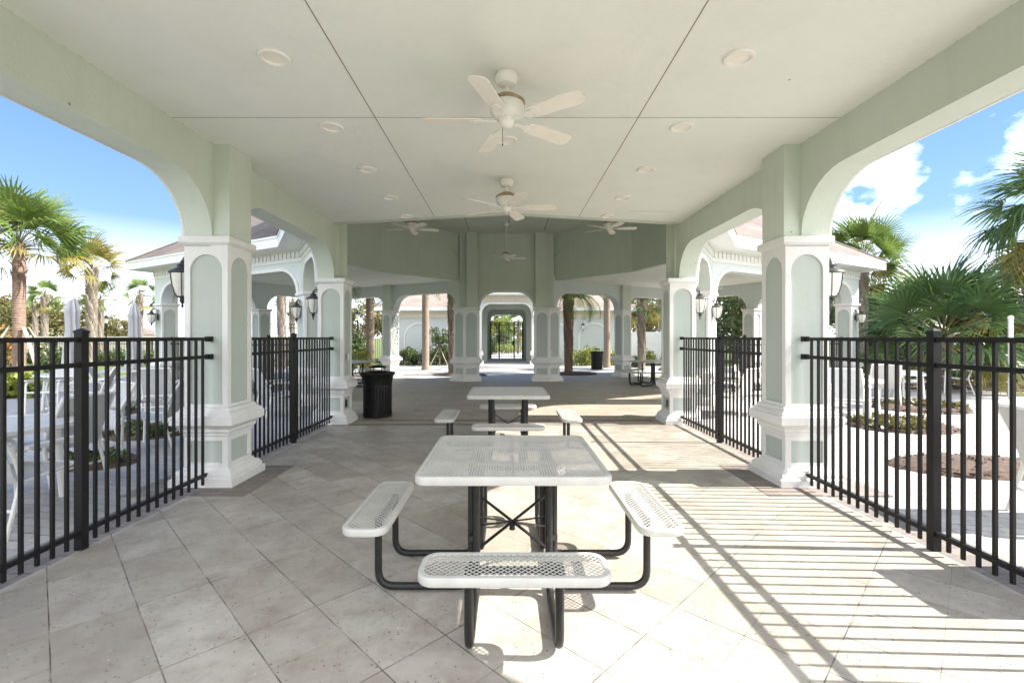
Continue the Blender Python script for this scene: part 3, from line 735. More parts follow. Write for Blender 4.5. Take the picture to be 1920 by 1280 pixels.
# ------------------------------------------------------------------ picnic tables
def rrect(w_, h_, r, n=6):
    p = []
    for cx, cy, a0 in ((w_/2-r,h_/2-r,0),(-w_/2+r,h_/2-r,90),(-w_/2+r,-h_/2+r,180),(w_/2-r,-h_/2+r,270)):
        for i in range(n+1):
            a = R(a0+90*i/n); p.append((cx+r*math.cos(a), cy+r*math.sin(a)))
    return p
def lattice(mb, w_, h_, r, pitch_x, pitch_y, sw, z, M=None):
    """expanded metal: two families of diagonal strands clipped to the sheet"""
    W2, H2 = w_/2, h_/2
    for fam, sl in ((0, pitch_y/pitch_x), (1, -pitch_y/pitch_x)):
        n = int((w_*abs(sl)+h_)/pitch_y)+2
        for i in range(-n, n+1):
            c = i*pitch_y/1.0
            # line y = sl*x + c, clipped
            xs = []
            lo, hi = -W2, W2
            if sl > 0: lo = max(lo, (-H2-c)/sl); hi = min(hi, (H2-c)/sl)
            else: lo = max(lo, (H2-c)/sl); hi = min(hi, (-H2-c)/sl)
            if hi-lo < .01: continue
            def inside(x, y):
                ax, ay = abs(x)-(W2-r), abs(y)-(H2-r)
                return not (ax > 0 and ay > 0 and ax*ax+ay*ay > r*r)
            a = lo; b_ = hi
            while a < b_ and not inside(a, sl*a+c): a += .004
            while b_ > a and not inside(b_, sl*b_+c): b_ -= .004
            if b_-a < .01: continue
            dx = Vector((1, sl)).normalized(); nn = Vector((-dx.y, dx.x))*sw/2
            p = Vector((a, sl*a+c)); q_ = Vector((b_, sl*b_+c)); zz = z + (.0008 if fam else 0)
            mb.add([(p.x-nn.x,p.y-nn.y,zz),(q_.x-nn.x,q_.y-nn.y,zz),(q_.x+nn.x,q_.y+nn.y,zz),(p.x+nn.x,p.y+nn.y,zz),
                    (p.x-nn.x,p.y-nn.y,zz-.0022),(q_.x-nn.x,q_.y-nn.y,zz-.0022),(q_.x+nn.x,q_.y+nn.y,zz-.0022),(p.x+nn.x,p.y+nn.y,zz-.0022)],
                   [(0,1,2,3),(7,6,5,4),(4,5,1,0),(6,7,3,2)], 0, M)
def rim(mb, w_, h_, r, z, dep=.045, M=None, lip=.028):
    prof = [(-lip, z-.001),(-lip, z+.003),(-.006, z+.003),(-.001,z-.002),(0,z-.008),(0,z-dep+.006),(-.004,z-dep),(-.012,z-dep),(-.012,z-.008)]
    loops = []
    for o, zz in prof: loops.append([(a,b_,zz) for a,b_ in rrect(w_+2*o, h_+2*o, max(.01,r+o))])
    mb.rings(loops, cap=False, M=M, closed=True)
def bend(pts, r, n=6):
    out_ = [Vector(pts[0])]
    for i in range(1, len(pts)-1):
        p0, p1, p2 = Vector(pts[i-1]), Vector(pts[i]), Vector(pts[i+1])
        a = (p0-p1).normalized()*r; b_ = (p2-p1).normalized()*r
        for k in range(n+1):
            t = k/n; out_.append((p1+a)*(1-t)**2 + p1*2*t*(1-t) + (p1+b_)*t*t)
    out_.append(Vector(pts[-1])); return out_
def make_table(label, loc, rz, top=PLAST, group='square picnic tables with four benches'):
    o = empty('picnic_table', label, 'picnic table', loc, rz, group)
    m = MB(); s_ = 1.045; lattice(m, s_-.03, s_-.03, .06, .0290, .0280, .0062, .76); rim(m, s_, s_, .065, .76, .043)
    m.box(-.012,.012,-s_/2+.02,s_/2-.02,.745,.7545); m.box(-s_/2+.02,s_/2-.02,-.2,-.175,.742,.7535); m.box(-s_/2+.02,s_/2-.02,.175,.2,.742,.7535)
    m.build('tabletop', top, o)
    m = MB(); m.lathe([(.0,.7615),(.03,.7625),(.036,.762),(.036,.758)],20); m.build('umbrella_plug', top, o)
    b_ = None
    for i in range(4):
        M = Matrix.Rotation(PI/2*i,4,'Z') @ Matrix.Translation((0,-.815,0))
        if i == 0:
            m = MB(); lattice(m, .862-.03, .255-.03, .07, .0310, .0310, .0034, .45); rim(m, .862, .255, .08, .45, .038)
            b_ = m.build('bench', top, o); me = b_.data
        else:
            b_ = bpy.data.objects.new('bench', me); COL.objects.link(b_); b_.parent = o
        b_.matrix_local = M
        for sx in (-.21,.21):
            t = MB()
            t.tube(bend([(sx,.03,.43),(sx,.03,.035),(sx,.575,.035),(sx,.575,.748)], .095), .0215, 12, 0, M)
            t.build('leg', TUBE, o)
    for z0, z1 in ((.22,.44),(.44,.22)):
        for s2 in (-1,1):
            m = MB(); m.bar((-.24,s2*.20,z0+.0015*s2), (.24,-s2*.20,z0+(z1-z0)+.0015*s2), .022, .006); m.build('cross_brace', TUBE, o, 0)
    m = MB(); m.lathe([(.0,-.05),(.018,-.05),(.018,-.02),(.0,-.02)],10,(0,0,.33)); m.build('brace_bolt', TUBE, o, 0)
    for (x,y) in ((.225,.225),(-.225,.225),(.225,-.225),(-.225,-.225)):
        m = MB(); m.bar((x-.03,y+(.03 if y>0 else -.03),.33),(x+.03,y-(.03 if y>0 else -.03)*0,.33),.02,.03); m.build('clamp', TUBE, o, 0)
    for i in range(4):
        M = Matrix.Rotation(PI/2*i,4,'Z')
        m = MB(); m.box(-.24,.24,-.252,-.228,.722,.742,0,M); m.build('top_bar', TUBE, o, 0)
        m = MB(); m.box(-.23,.23,-.80,-.77,.40,.425,0,M); m.build('bench_bar', TUBE, o, 0)
    return o
T1 = make_table('nearest white mesh picnic table, in the foreground under the first fan', (.035,2.955,.012), 0)
copy_tree(T1, 'second white mesh picnic table, just behind the foreground one', (.02,6.33,.012), 0)
copy_tree(T1, 'mesh picnic table in shade beyond the second right column', (4.55,14.6,.008), R(32))
copy_tree(T1, 'mesh picnic table in shade behind the black bin', (-4.75,14.4,.008), R(-28))
q = wl(1,.3,7.2); copy_tree(T1, 'mesh picnic table inside the left wing, seen through the fence', (q[0],q[1],.008), R(20))
q = wl(2,-.3,7.2); copy_tree(T1, 'mesh picnic table inside the right wing, seen through the fence', (q[0],q[1],.008), R(-20))

# ------------------------------------------------------------------ bins
def make_bin(label, loc):
    o = empty('litter_bin', label, 'litter bin', loc, 0, 'black slatted litter bins')
    m = MB(); n = 30
    for i in range(n):
        a = 2*PI*i/n; M = Matrix.Rotation(a,4,'Z')
        pr = [(.262,.03),(.262,.62),(.275,.70),(.318,.80)]
        for (r0,z0),(r1,z1) in zip(pr[:-1],pr[1:]):
            m.add([(r0,-.019,z0),(r0,.019,z0),(r1,.019,z1),(r1,-.019,z1),(r0-.006,-.019,z0),(r0-.006,.019,z0),(r1-.006,.019,z1),(r1-.006,-.019,z1)],
                  [(0,1,2,3),(4,7,6,5),(1,5,6,2),(0,3,7,4)],0,M)
    m.build('slat_body', BLACK, o, 0)
    m = MB()
    for r_, z0, z1 in ((.266,.02,.06),(.266,.56,.60)): m.lathe([(r_-.01,z0),(r_,z0),(r_,z1),(r_-.01,z1),(r_-.01,z0)],36,cap=False)
    m.lathe([(.315,.79),(.33,.80),(.335,.815),(.33,.83),(.315,.835),(.30,.82),(.305,.80)],36,cap=False); m.build('hoop', BLACK, o)
    m = MB(); m.lathe([(.24,.03),(.245,.70),(.29,.80),(.0,.80)],28); m.build('liner', DARK, o)
    m = MB(); m.lathe([(.0,.975),(.08,.968),(.15,.945),(.17,.925),(.165,.92),(.0,.925)],28)
    for i in range(4):
        a = PI/4+i*PI/2; m.tube([(.15*math.cos(a),.15*math.sin(a),.80),(.15*math.cos(a),.15*math.sin(a),.93)],.007,6)
    m.lathe([(.28,.80),(.20,.845),(.195,.84),(.275,.795)],28,cap=False)
    m.build('rain_lid', BLACK, o)
    return o
B1 = make_bin('large black slatted litter bin beside the second left column', (px(708,8.85),8.85,.008))
copy_tree(B1, 'distant black litter bin in front of the yellow green hedge', (px(1119,21.8),21.8,.004))

# ------------------------------------------------------------------ entry building behind
nb = empty('entry_building', 'long low blue grey building with blind arches and a gated entry passage', 'building', (0,26.6,0))
def nbm(name, mb, mat, sm=0): return mb.build(name, mat, nb, sm)
WZ = 3.02
def band_arch(mb, xc, hw, z0, zs, wd, y0, y1, n=18):
    pts_i = [(xc+hw,z0)]+[(xc+hw*math.cos(PI*i/n), zs+hw*math.sin(PI*i/n)) for i in range(n+1)]+[(xc-hw,z0)]
    h2 = hw+wd; pts_o = [(xc+h2,z0)]+[(xc+h2*math.cos(PI*i/n), zs+h2*math.sin(PI*i/n)) for i in range(n+1)]+[(xc-h2,z0)]
    for i in range(len(pts_i)-1):
        A,B,C_,D_ = pts_i[i],pts_i[i+1],pts_o[i+1],pts_o[i]
        mb.add([(A[0],y0,A[1]),(B[0],y0,B[1]),(C_[0],y0,C_[1]),(D_[0],y0,D_[1]),(A[0],y1,A[1]),(B[0],y1,B[1]),(C_[0],y1,C_[1]),(D_[0],y1,D_[1])],[(0,1,2,3),(0,4,5,1),(3,2,6,7)])
for s_ in (-1,1):
    m = MB(); a,b_ = sorted((s_*1.85, s_*6.9)); m.box(a,b_,0,6.0,0,WZ); nbm('wall', m, NB_WALL)
    m = MB(); m.box(a,b_-.0,-.03,0,2.62,2.98); m.box(a,b_,-.05,-.03,2.60,2.66); nbm('frieze', m, CREAM)
    m = MB()
    for xc in (2.75,4.95): band_arch(m, s_*xc, .80, .2, 1.45, .09, -.035, .0)
    nbm('arch_trim', m, TRIM, 30)
    m = MB(); m.box(*sorted((s_*1.85, s_*7.4)),-.50,-.46,2.98,3.2); m.box(*sorted((s_*7.36, s_*7.4)),-.46,6.5,2.98,3.2); nbm('fascia', m, WHITE)
    m = MB(); x0 = s_*1.85; x1 = s_*7.4; 
    m.add([(x0,-.5,3.2),(x1,-.5,3.2),(s_*4.2,3.0,5.05),(x0,3.0,5.05),(x1,6.5,3.2),(x0,6.5,3.2)],[(0,1,2,3),(1,4,2),(4,5,3,2)]); nbm('roof', m, ROOF2)
    m = MB(); m.box(*sorted((s_*1.85, s_*7.36)),-.46,0,2.985,3.0); nbm('soffit', m, WHITE)
# portal: pair of jambs, arched front and rear walls, frieze, roof
def xz_extr(mb, poly, y0, y1):
    n = len(poly); vs = [(p[0],y0,p[1]) for p in poly]+[(p[0],y1,p[1]) for p in poly]
    mb.add(vs, [tuple(range(n)), tuple(range(2*n-1,n-1,-1))]+[(i,n+i,n+(i+1)%n,(i+1)%n) for i in range(n)])
m = MB(); xz_extr(m, arch_poly(-1.9,1.9,-1.38,1.38,3.85,.5,3.34,2.75), -.6, -.35); 
for s_ in (-1,1): m.box(*sorted((s_*1.38,s_*1.9)),-.6,-.35,0,2.75)
nbm('portal_wall', m, EXT, 30)
m = MB(); xz_extr(m, arch_poly(-1.85,1.85,-1.12,1.12,3.85,.35,3.06,2.6), 6.2, 6.4)
for s_ in (-1,1): m.box(*sorted((s_*1.12,s_*1.849)),6.2,6.4,0,2.6)
nbm('portal_wall', m, SAGE, 30)
m = MB(); xz_extr(m, arch_poly(-1.84,1.84,-1.2,1.2,3.85,.35,3.2,2.7), 2.2, 2.4)
for s_ in (-1,1): m.box(*sorted((s_*1.2,s_*1.84)),2.2,2.4,0,2.7)
nbm('portal_wall', m, SAGE, 30)
m = MB(); inner, outer = arch_trim(-1.38,1.38,.5,3.34,2.75,.1)
for i in range(len(inner)-1):
    A,B,C_,D_ = inner[i],inner[i+1],outer[i+1],outer[i]
    m.add([(A[0],-.64,A[1]),(B[0],-.64,B[1]),(C_[0],-.64,C_[1]),(D_[0],-.64,D_[1]),(A[0],-.58,A[1]),(B[0],-.58,B[1]),(C_[0],-.58,C_[1]),(D_[0],-.58,D_[1])],[(0,1,2,3),(0,4,5,1),(3,2,6,7)])
for s_ in (-1,1):
    m.box(*sorted((s_*1.38,s_*1.48)),-.64,-.6,.85,2.75); m.box(*sorted((s_*1.34,s_*1.95)),-.68,-.6,2.68,2.75)
    m.box(*sorted((s_*1.30,s_*1.95)),-.72,-.6,.5,.75); m.box(*sorted((s_*1.28,s_*1.95)),-.74,-.6,0,.2)
nbm('portal_trim', m, TRIM, 30)
m = MB(); m.box(-1.9,1.9,-.63,-.6,3.5,3.85); m.box(-1.95,1.95,-.66,-.63,3.48,3.54); m.box(-1.95,1.95,-.66,-.63,3.75,3.85); nbm('portal_frieze', m, CREAM)
m = MB(); m.box(-2.4,2.4,-1.15,-1.11,3.85,4.07); m.box(-2.4,-2.36,-1.11,3,3.85,4.07); m.box(2.36,2.4,-1.11,3,3.85,4.07); m.box(-2.36,2.36,-1.11,-.6,3.87,3.9); nbm('portal_fascia', m, WHITE)
m = MB(); m.add([(-2.4,-1.15,4.07),(2.4,-1.15,4.07),(0,1.3,5.3),(0,5,5.3),(2.4,6,4.07),(-2.4,6,4.07)],[(0,1,2),(1,4,3,2),(5,0,2,3)]); nbm('portal_roof', m, ROOF2)
m = MB(); m.box(-1.84,1.84,-.35,6.2,3.55,3.6); nbm('passage_ceiling', m, CEIL)
m = MB(); m.box(-1.85,-1.45,2.4,6.2,.0,3.55); m.box(1.45,1.85,2.4,6.2,0,3.55); nbm('passage_wall', m, SAGE)
# gate
gt = empty('entry_gate', 'black picket double gate closing the entry passage', 'gate', (0,32.6,0))
m = MB()
for i in range(19):
    x = -1.08+i*.12; m.box(x-.012,x+.012,-.012,.012,.1,2.50)
m.build('picket_row', BLACK, gt, 0)
for z in (2.52,2.36,.5,.16):
    m = MB(); m.box(-1.12,1.12,-.02,.02,z-.02,z+.02); m.build('rail', BLACK, gt, 0)
for x in (-1.09,-.52,.52,1.09):
    m = MB(); m.box(x-.04,x+.04,-.04,.04,.02,2.56); m.build('post', BLACK, gt, 0)
m = MB(); m.box(.40,.5,-.06,.03,.95,1.25); m.box(.30,.44,-.09,-.06,1.10,1.13); m.build('latch', BLACK, gt, 0)
# lantern on the building
copy_tree(L0, 'small bronze lantern on the blue grey wall between two blind arches', (px(1092,26.6),26.6-.04,2.17), PI)

# white vinyl fence, tall black fence, perimeter fence
def picket_run(name, label, a, b_, h, mat, pitch=.12, post=2.4, thick=.016, rails=(.12,)):
    a = Vector(a); b_ = Vector(b_); d = b_-a; L = d.length
    o = empty(name, label, 'fence', (a.x,a.y,0), math.atan2(d.y,d.x))
    m = MB(); n = int(L/pitch)
    for i in range(n): x = (i+.5)*pitch; m.box(x-thick/2,x+thick/2,-thick/2,thick/2,.06,h)
    m.build('picket_row', mat, o, 0)
    m = MB()
    for z in rails+(h-.17,h): m.box(0,L,-.018,.018,z-.018,z+.018)
    m.build('rail', mat, o, 0)
    k = int(L/post)
    for i in range(k+1):
        m = MB(); x = L*i/k; m.box(x-.03,x+.03,-.03,.03,0,h+.06); m.build('post', mat, o, 0)
    return o
picket_run('picket_fence', 'tall black picket fence beyond the left hub arch beside the lamp post', (-12.5,22.8), (-6.95,26.4), 2.15, BLACK)
picket_run('picket_fence', 'low black perimeter fence behind the left lawn and umbrellas', (-36,26), (-12.6,27.5), 1.3, BLACK)
picket_run('picket_fence', 'low black perimeter fence behind the right patio palms', (13.5,25), (34,19), 1.35, BLACK)
vf = empty('vinyl_fence', 'plain white vinyl privacy fence beyond the right hub arch', 'fence', (6.92,28.2,0))
for i in range(5):
    m = MB(); m.box(i*1.2+.05,(i+1)*1.2-.05,-.02,.02,.08,1.82)
    for j in range(1,7): m.box(i*1.2+.05+j*.157-.004,i*1.2+.05+j*.157+.004,-.024,-.02,.1,1.8)
    m.build('board_panel', WHITE, vf, 0)
for i in range(6):
    m = MB(); m.box(i*1.2-.06,i*1.2+.06,-.06,.06,0,1.93); m.build('post', WHITE, vf, 0)

# ------------------------------------------------------------------ patio furniture
def make_chair(label, loc, rz, high=False):
    """white aluminium sling armchair, faces -y"""
    o = empty('patio_chair', label, 'patio chair', loc, rz, 'white sling patio chairs')
    hb = 1.0 if high else .92
    m = MB()
    for s_ in (-1,1):
        m.tube(bend([(s_*.27,-.27,.0),(s_*.27,-.25,.62),(s_*.27,.18,.66),(s_*.25,.24,.60)],.06),.017,8)
        m.tube(bend([(s_*.26,.32,.0),(s_*.25,.20,.42),(s_*.25,.26,.62),(s_*.24,.42,hb)],.06),.016,8)
        m.tube([(s_*.24,-.26,.43),(s_*.24,.21,.39)],.015,8)
    m.tube([(-.26,-.26,.43),(.26,-.26,.43)],.015,8); m.tube([(-.24,.42,hb),(.24,.42,hb)],.015,8); m.tube([(-.25,.26,.2),(.25,.26,.2)],.012,8)
    m.build('frame', CHAIRW, o)
    for s_ in (-1,1):
        m = MB(); m.box(s_*.275-.03,s_*.275+.03,-.26,.20,.645,.668); m.build('armrest', CHAIRW, o, 0)
    m = MB(); pr = [(-.27,.44),(-.12,.415),(.05,.40),(.2,.40),(.235,.45),(.30,.66),(.36,.80),(.42,hb)]
    L = [[(-.235,y,z),(.235,y,z),(.235,y+.006,z-.008),(-.235,y+.006,z-.008)] for y,z in pr]
    m.rings(L); m.build('sling', SLING, o, 50)
    return o
def make_ptable(label, loc, r=.55):
    o = empty('patio_table', label, 'patio table', loc, 0, 'round white patio tables')
    m = MB(); m.lathe([(r-.04,.70),(r,.70),(r,.735),(r-.04,.735),(r-.04,.70)],36,cap=False)
    x = -r+.08
    while x < r-.05:
        h = math.sqrt(max(0,(r-.045)**2-x*x)); m.box(x-.03,x+.03,-h,h,.71,.73); x += .078
    m.build('slatted_top', CHAIRW, o, 30)
    for i in range(4):
        a = PI/4+i*PI/2; m = MB(); m.tube([(r*.68*math.cos(a),r*.68*math.sin(a),.71),(r*.75*math.cos(a),r*.75*math.sin(a),0)],.028,8); m.build('leg', CHAIRW, o)
    return o
def make_umbrella(label, loc, h=2.45):
    o = empty('closed_umbrella', label, 'umbrella', loc, 0, 'closed white patio umbrellas')
    m = MB(); m.tube([(0,0,0),(0,0,h)],.022,10); m.lathe([(.0,h+.10),(.02,h+.08),(.028,h+.05),(.016,h+.02),(.03,h)],12); m.lathe([(.22,0),(.22,.05),(.06,.09),(.03,.2)],24); m.build('pole', CHAIRW, o)
    m = MB(); loops = []
    for r_, z in ((.03,h-.01),(.075,h-.10),(.10,h-.25),(.125,h-.30),(.105,h-.36),(.10,h-.7),(.125,h-1.1),(.15,h-1.5),(.17,h-1.55)):
        loops.append([(r_*(1+.28*math.cos(8*2*PI*i/48+z*2))*math.cos(2*PI*i/48), r_*(1+.28*math.cos(8*2*PI*i/48+z*2))*math.sin(2*PI*i/48), z) for i in range(48)])
    m.rings(loops); m.build('folded_canopy', CLOTH, o, 60)
    return o
CHS = []
t0 = make_ptable('round white slatted table cut off by the left edge of the photo', (px(-15,4.1),4.1,.004), .6)
ch0 = make_chair('white sling chair nearest the left fence, in front of the slatted table', (px(105,4.75),4.75,.004), R(-100))
def chair(pxx, d, deg, lab): copy_tree(ch0, lab, (px(pxx,d),d,.004), R(deg))
chair(30,3.75,180,'white sling chair partly hidden at the lower left picture corner')
chair(158,5.6,-30,'white sling chair behind the left fence post, beside the bin shaped bed')
chair(292,6.5,-78,'white sling chair standing alone just left of the near left column')
chair(98,9.3,10,'white sling chair turned to us in front of the tall left palm')
chair(168,9.0,-60,'white sling chair just right of the front left umbrella pole')
chair(212,9.8,120,'white sling chair at the left rear table, seen from its side')
chair(305,9.0,200,'white sling chair closest to the left wing, near its end column')
copy_tree(t0, 'round white table under the front closed left umbrella', (px(136,9.9),9.9,.004))
copy_tree(t0, 'round white table under the rear closed left umbrella', (px(252,11.2),11.2,.004))
u0 = make_umbrella('closed white umbrella directly behind the left fence post', (px(136,9.9),9.9,.004), 2.35)
copy_tree(u0, 'closed white umbrella left of the left wing end', (px(252,11.2),11.2,.004), scale=.98)
copy_tree(ch0, 'white sling chair with curved back beyond the left fence, near the second left column', (-4.35,8.9,.004), R(140), (1.05,1.05,1.0))
# right patio
chair(1372,8.9,215,'white sling chair beyond the right fence, near the second right column')
chair(1420,9.2,60,'white sling chair facing the right wing, half hidden by the near right column')
chair(1590,8.2,-30,'white sling chair just right of the near right column')
chair(1655,10.2,150,'white sling chair at the right rear table with its back to us')
chair(1700,11.6,60,'white sling chair left of the right fence post, far side of its table')
chair(1790,12.6,-120,'white sling chair before the stout right palm')
chair(2030,3.75,80,'white sling chair cut off by the right edge, close behind the fence')
copy_tree(t0, 'round white table among the chairs on the right patio', (px(1690,11.0),11.0,.004), scale=.9)
copy_tree(t0, 'round white table beside the right wing end column', (px(1600,9.3),9.3,.004), scale=.9)
copy_tree(ch0, 'white sling chair close to the right fence, casting the big shadow on the slabs', (3.84,2.72,.004), R(90))

# ------------------------------------------------------------------ plants
def leaves(mb, c, rad, n, size, rg, mat=0, flat=.0, asp=2.0):
    for _ in range(n):
        while True:
            p = Vector((rg.uniform(-1,1),rg.uniform(-1,1),rg.uniform(-1,1)))
            if .25 < p.length < 1: break
        p = Vector((c[0]+p.x*rad[0], c[1]+p.y*rad[1], c[2]+p.z*rad[2]))
        d = Vector((rg.gauss(0,1),rg.gauss(0,1),rg.gauss(0,1)-flat)).normalized(); e = d.orthogonal().normalized()
        e = (e*math.cos(rg.uniform(0,6.3)) + d.cross(e)*math.sin(rg.uniform(0,6.3))).normalized()
        s_ = size*rg.uniform(.6,1.3); w2 = s_/asp/2
        f_ = d.cross(e).normalized()
        mb.add([p, p+d*s_*.45+f_*w2, p+d*s_, p+d*s_*.45-f_*w2], [(0,1,2,3)], mat)
def make_tree(name, label, cat, loc, h, cr, mat, seed, nclump=26, nleaf=170, size=.2, trunk=.18, group=None, crown_z=None, bark=None):
    rg = random.Random(seed); o = empty(name, label, cat, loc, 0, group)
    cz = crown_z or h*.62; rzc = h-cz
    t = MB(); t.tube([(0,0,-.1),(rg.uniform(-.1,.1),rg.uniform(-.1,.1),h*.3),(rg.uniform(-.2,.2),rg.uniform(-.2,.2),cz)], [trunk,trunk*.75,trunk*.45], 9)
    cl = []
    for _ in range(nclump):
        while True:
            p = Vector((rg.uniform(-1,1),rg.uniform(-1,1),rg.uniform(-1,1)))
            if p.length < 1: break
        cl.append((p.x*cr*.8, p.y*cr*.8, cz+p.z*rzc*.8))
    for c in cl[:10]: t.tube([(0,0,h*.3+rg.uniform(0,h*.2)), (c[0]*.5,c[1]*.5,(c[2]+h*.35)/2+.2), c], [trunk*.4,trunk*.22,trunk*.08], 6)
    t.build('trunk', bark or BARKT, o)
    m = MB()
    for c in cl:
        s_ = rg.uniform(.55,1.15); leaves(m, c, (cr*.3*s_,cr*.3*s_,rzc*.26*s_), int(nleaf*s_), size, rg)
    m.build('crown', mat, o, 0)
    return o
def make_bush(name, label, loc, rx, ry, h, mat, seed, n=900, size=.11, group=None, cat='shrub'):
    rg = random.Random(seed); o = empty(name, label, cat, loc, 0, group)
    m = MB(); k = max(4, int(rx*ry*14))
    for i in range(k):
        a = rg.uniform(0,6.3); q_ = math.sqrt(rg.uniform(0,1))*.75
        hh = h*rg.uniform(.75,1.05)
        leaves(m, (rx*q_*math.cos(a), ry*q_*math.sin(a), hh*.52), (rx*.38,ry*.45,hh*.5), n//k, size, rg)
    m.build('foliage', mat, o, 0)
    t = MB()
    for i in range(7):
        a = rg.uniform(0,6.3); t.tube([(0.1*math.cos(a),.1*math.sin(a),0),(rx*.5*math.cos(a),ry*.5*math.sin(a),h*.7)],[.018,.006],5)
    t.build('stem', BARKT, o)
    return o
def fan_frond(mb, M, pet, rad, rg, nl=24, droop=.5, mat=0, spread=150):
    """petiole then a pleated fan of leaflets, along local +x, curving down"""
    # petiole
    pts = []
    for i in range(6):
        t = i/5; pts.append(Vector((pet*t, 0, -droop*.25*pet*t*t)))
    tip = pts[-1]
    mb.tube([M @ p for p in pts], [.022,.018,.015,.013,.011,.010], 4, 1)
    for i in range(nl):
        a = R(-spread/1 + 2*spread*i/(nl-1))*.62
        L = rad*(1-.25*abs(i/(nl-1)-.5)*2)*rg.uniform(.88,1.05)
        dx, dy = math.cos(a), math.sin(a); wd = rad*.052
        p = []
        dr_ = droop*rg.uniform(.7,1.3)
        for t, ww in ((0.0,.35),(.35,1.),(.7,.75),(1.0,.05)):
            z = -dr_*L*.62*t**2.4 + .12*L*abs(math.sin(a))*t
            x = L*t*(1-.18*dr_*t); c = Vector((tip.x+dx*x, dy*x, tip.z+z)); n_ = Vector((-dy,dx,0))*wd*ww*.5
            p.append((c-n_, c+n_+Vector((0,0,wd*.25))))
        vs = [M @ v for pr in p for v in pr]
        mb.add(vs, [(0,1,3,2),(2,3,5,4),(4,5,7,6)], mat)
def trunk_mesh(kind, h, r, rg):
    t = MB()
    if kind == 'ring':
        prof = []; z = 0
        while z < h:
            k = 1+.35*max(0,1-z/.6)**2; prof += [(r*k*rg.uniform(.97,1.0),z),(r*k*1.035,z+.05),(r*k*.96,z+.07)]; z += .09
        t.lathe(prof, 16, jit=.006, rnd=rg)
        # skirt of old boots under the crown
        for i in range(90):
            zz = h-rg.uniform(0,1.0)*min(1.3,h*.3); a = rg.uniform(0,6.3); q_ = Vector((math.cos(a),math.sin(a),0))
            p = q_*r*.9+Vector((0,0,zz)); e = p+q_*rg.uniform(.05,.16)+Vector((0,0,rg.uniform(.06,.22))); sN = Vector((-q_.y,q_.x,0))*.035
            t.add([p-sN,p+sN,e+sN*.4,e-sN*.4,p-Vector((0,0,.04))],[(0,1,2,3),(0,4,1),(0,3,4),(1,4,2)])
    elif kind == 'boots':
        t.lathe([(r*1.15,0),(r*.9,.2),(r*.85,h*.5),(r*.85,h)],12, jit=.01, rnd=rg)
        n = int(h/.085)
        for i in range(n):
            for j in range(5):
                a = i*2.39996+j*2*PI/5+rg.uniform(-.15,.15); zz = i*.085+rg.uniform(-.02,.02); q_ = Vector((math.cos(a),math.sin(a),0)); sN = Vector((-q_.y,q_.x,0))*r*.42
                k = .75+.45*zz/h
                p = q_*r*.8+Vector((0,0,zz)); e = q_*r*(1.15*k+.15)+Vector((0,0,zz+.16+.06*k)); 
                t.add([p-sN,p+sN,e+sN*.45,e-sN*.45,q_*r*.75+Vector((0,0,zz+.2))],[(0,1,2,3),(3,2,4),(0,3,4),(1,4,2)])
    else:
        prof = [(r*(1.25 if z<.2 else 1.0)*(1+.02*math.sin(z*9)), z) for z in [h*i/24 for i in range(25)]]
        t.lathe(prof, 16, jit=.004, rnd=rg)
    return t
def make_fanpalm(label, loc, h, r, crown, mat, bark, kind, seed, nf=34, group='fan palms', droop=.6, pet=None, stalk=None, full=1.0):
    rg = random.Random(seed); o = empty('fan_palm', label, 'palm tree', loc, 0, group)
    trunk_mesh(kind, h, r*.85, rg).build('trunk', bark, o, 30)
    m = MB(); pet = pet or crown*.52
    for i in range(nf):
        az_ = i*2.39996+rg.uniform(-.2,.2); t = (i+.5)/nf
        el = R(85-125*t*full+rg.uniform(-8,8))
        M = Matrix.Translation((0,0,h-.08+.25*(1-t))) @ Matrix.Rotation(az_,4,'Z') @ Matrix.Rotation(-el,4,'Y') @ Matrix.Rotation(rg.uniform(-1.0,1.0),4,'X')
        fan_frond(m, M, pet*rg.uniform(.8,1.15), crown*.56*rg.uniform(.8,1.1), rg, 22, droop*(.6+.7*t)*rg.uniform(.8,1.35), 2 if (t > .87 or rg.random() < .05) else 0)
    m.build('crown', [mat, LEAFO, PALMY], o, 0)
    return o
def make_feather(label, loc, h, r, crown, mat, bark, seed, kind='boots', nf=30, group='feather palms', lo=95):
    rg = random.Random(seed); o = empty('feather_palm', label, 'palm tree', loc, 0, group)
    trunk_mesh(kind, h, r, rg).build('trunk', bark, o, 30)
    m = MB()
    for i in range(nf):
        az_ = i*2.39996; t = (i+.5)/nf; el = R(80-lo*t+rg.uniform(-6,6)); L = crown*rg.uniform(.85,1.1)
        M = Matrix.Translation((0,0,h)) @ Matrix.Rotation(az_,4,'Z')
        pts = []; p = Vector((0,0,0)); e_ = el
        for k in range(13):
            pts.append(p.copy()); p = p+Vector((math.cos(e_),0,math.sin(e_)))*L/12; e_ -= R(9)*(.5+t)
        m.tube([M @ q_ for q_ in pts], [.03*(1-k/13)+.004 for k in range(13)], 4, 1)
        for k in range(2, 13):
            for sub in (0,.5):
                if k == 12 and sub: continue
                q_ = pts[k] if not sub else (pts[k]+pts[min(12,k+1)])/2
                d0 = (pts[min(12,k+1)]-pts[k-1]).normalized()
                for s_ in (-1,1):
                    Ll = L*.2*math.sin(PI*(.12+.8*k/13))*rg.uniform(.85,1.1)
                    dv = (d0*.55+Vector((0,s_*.9,.28-.3*t))).normalized(); e2 = q_+dv*Ll*.6; e3 = q_+dv*Ll+Vector((0,0,-Ll*.3)); wv = d0*.016
                    m.add([M @ x for x in (q_-wv,q_+wv,e2+wv,e2-wv,e3)], [(0,1,2,3),(3,2,4)], 0)
    m.build('crown', [mat, LEAFO], o, 0)
    return o
def G(p, d): return (px(p,d), d, 0)
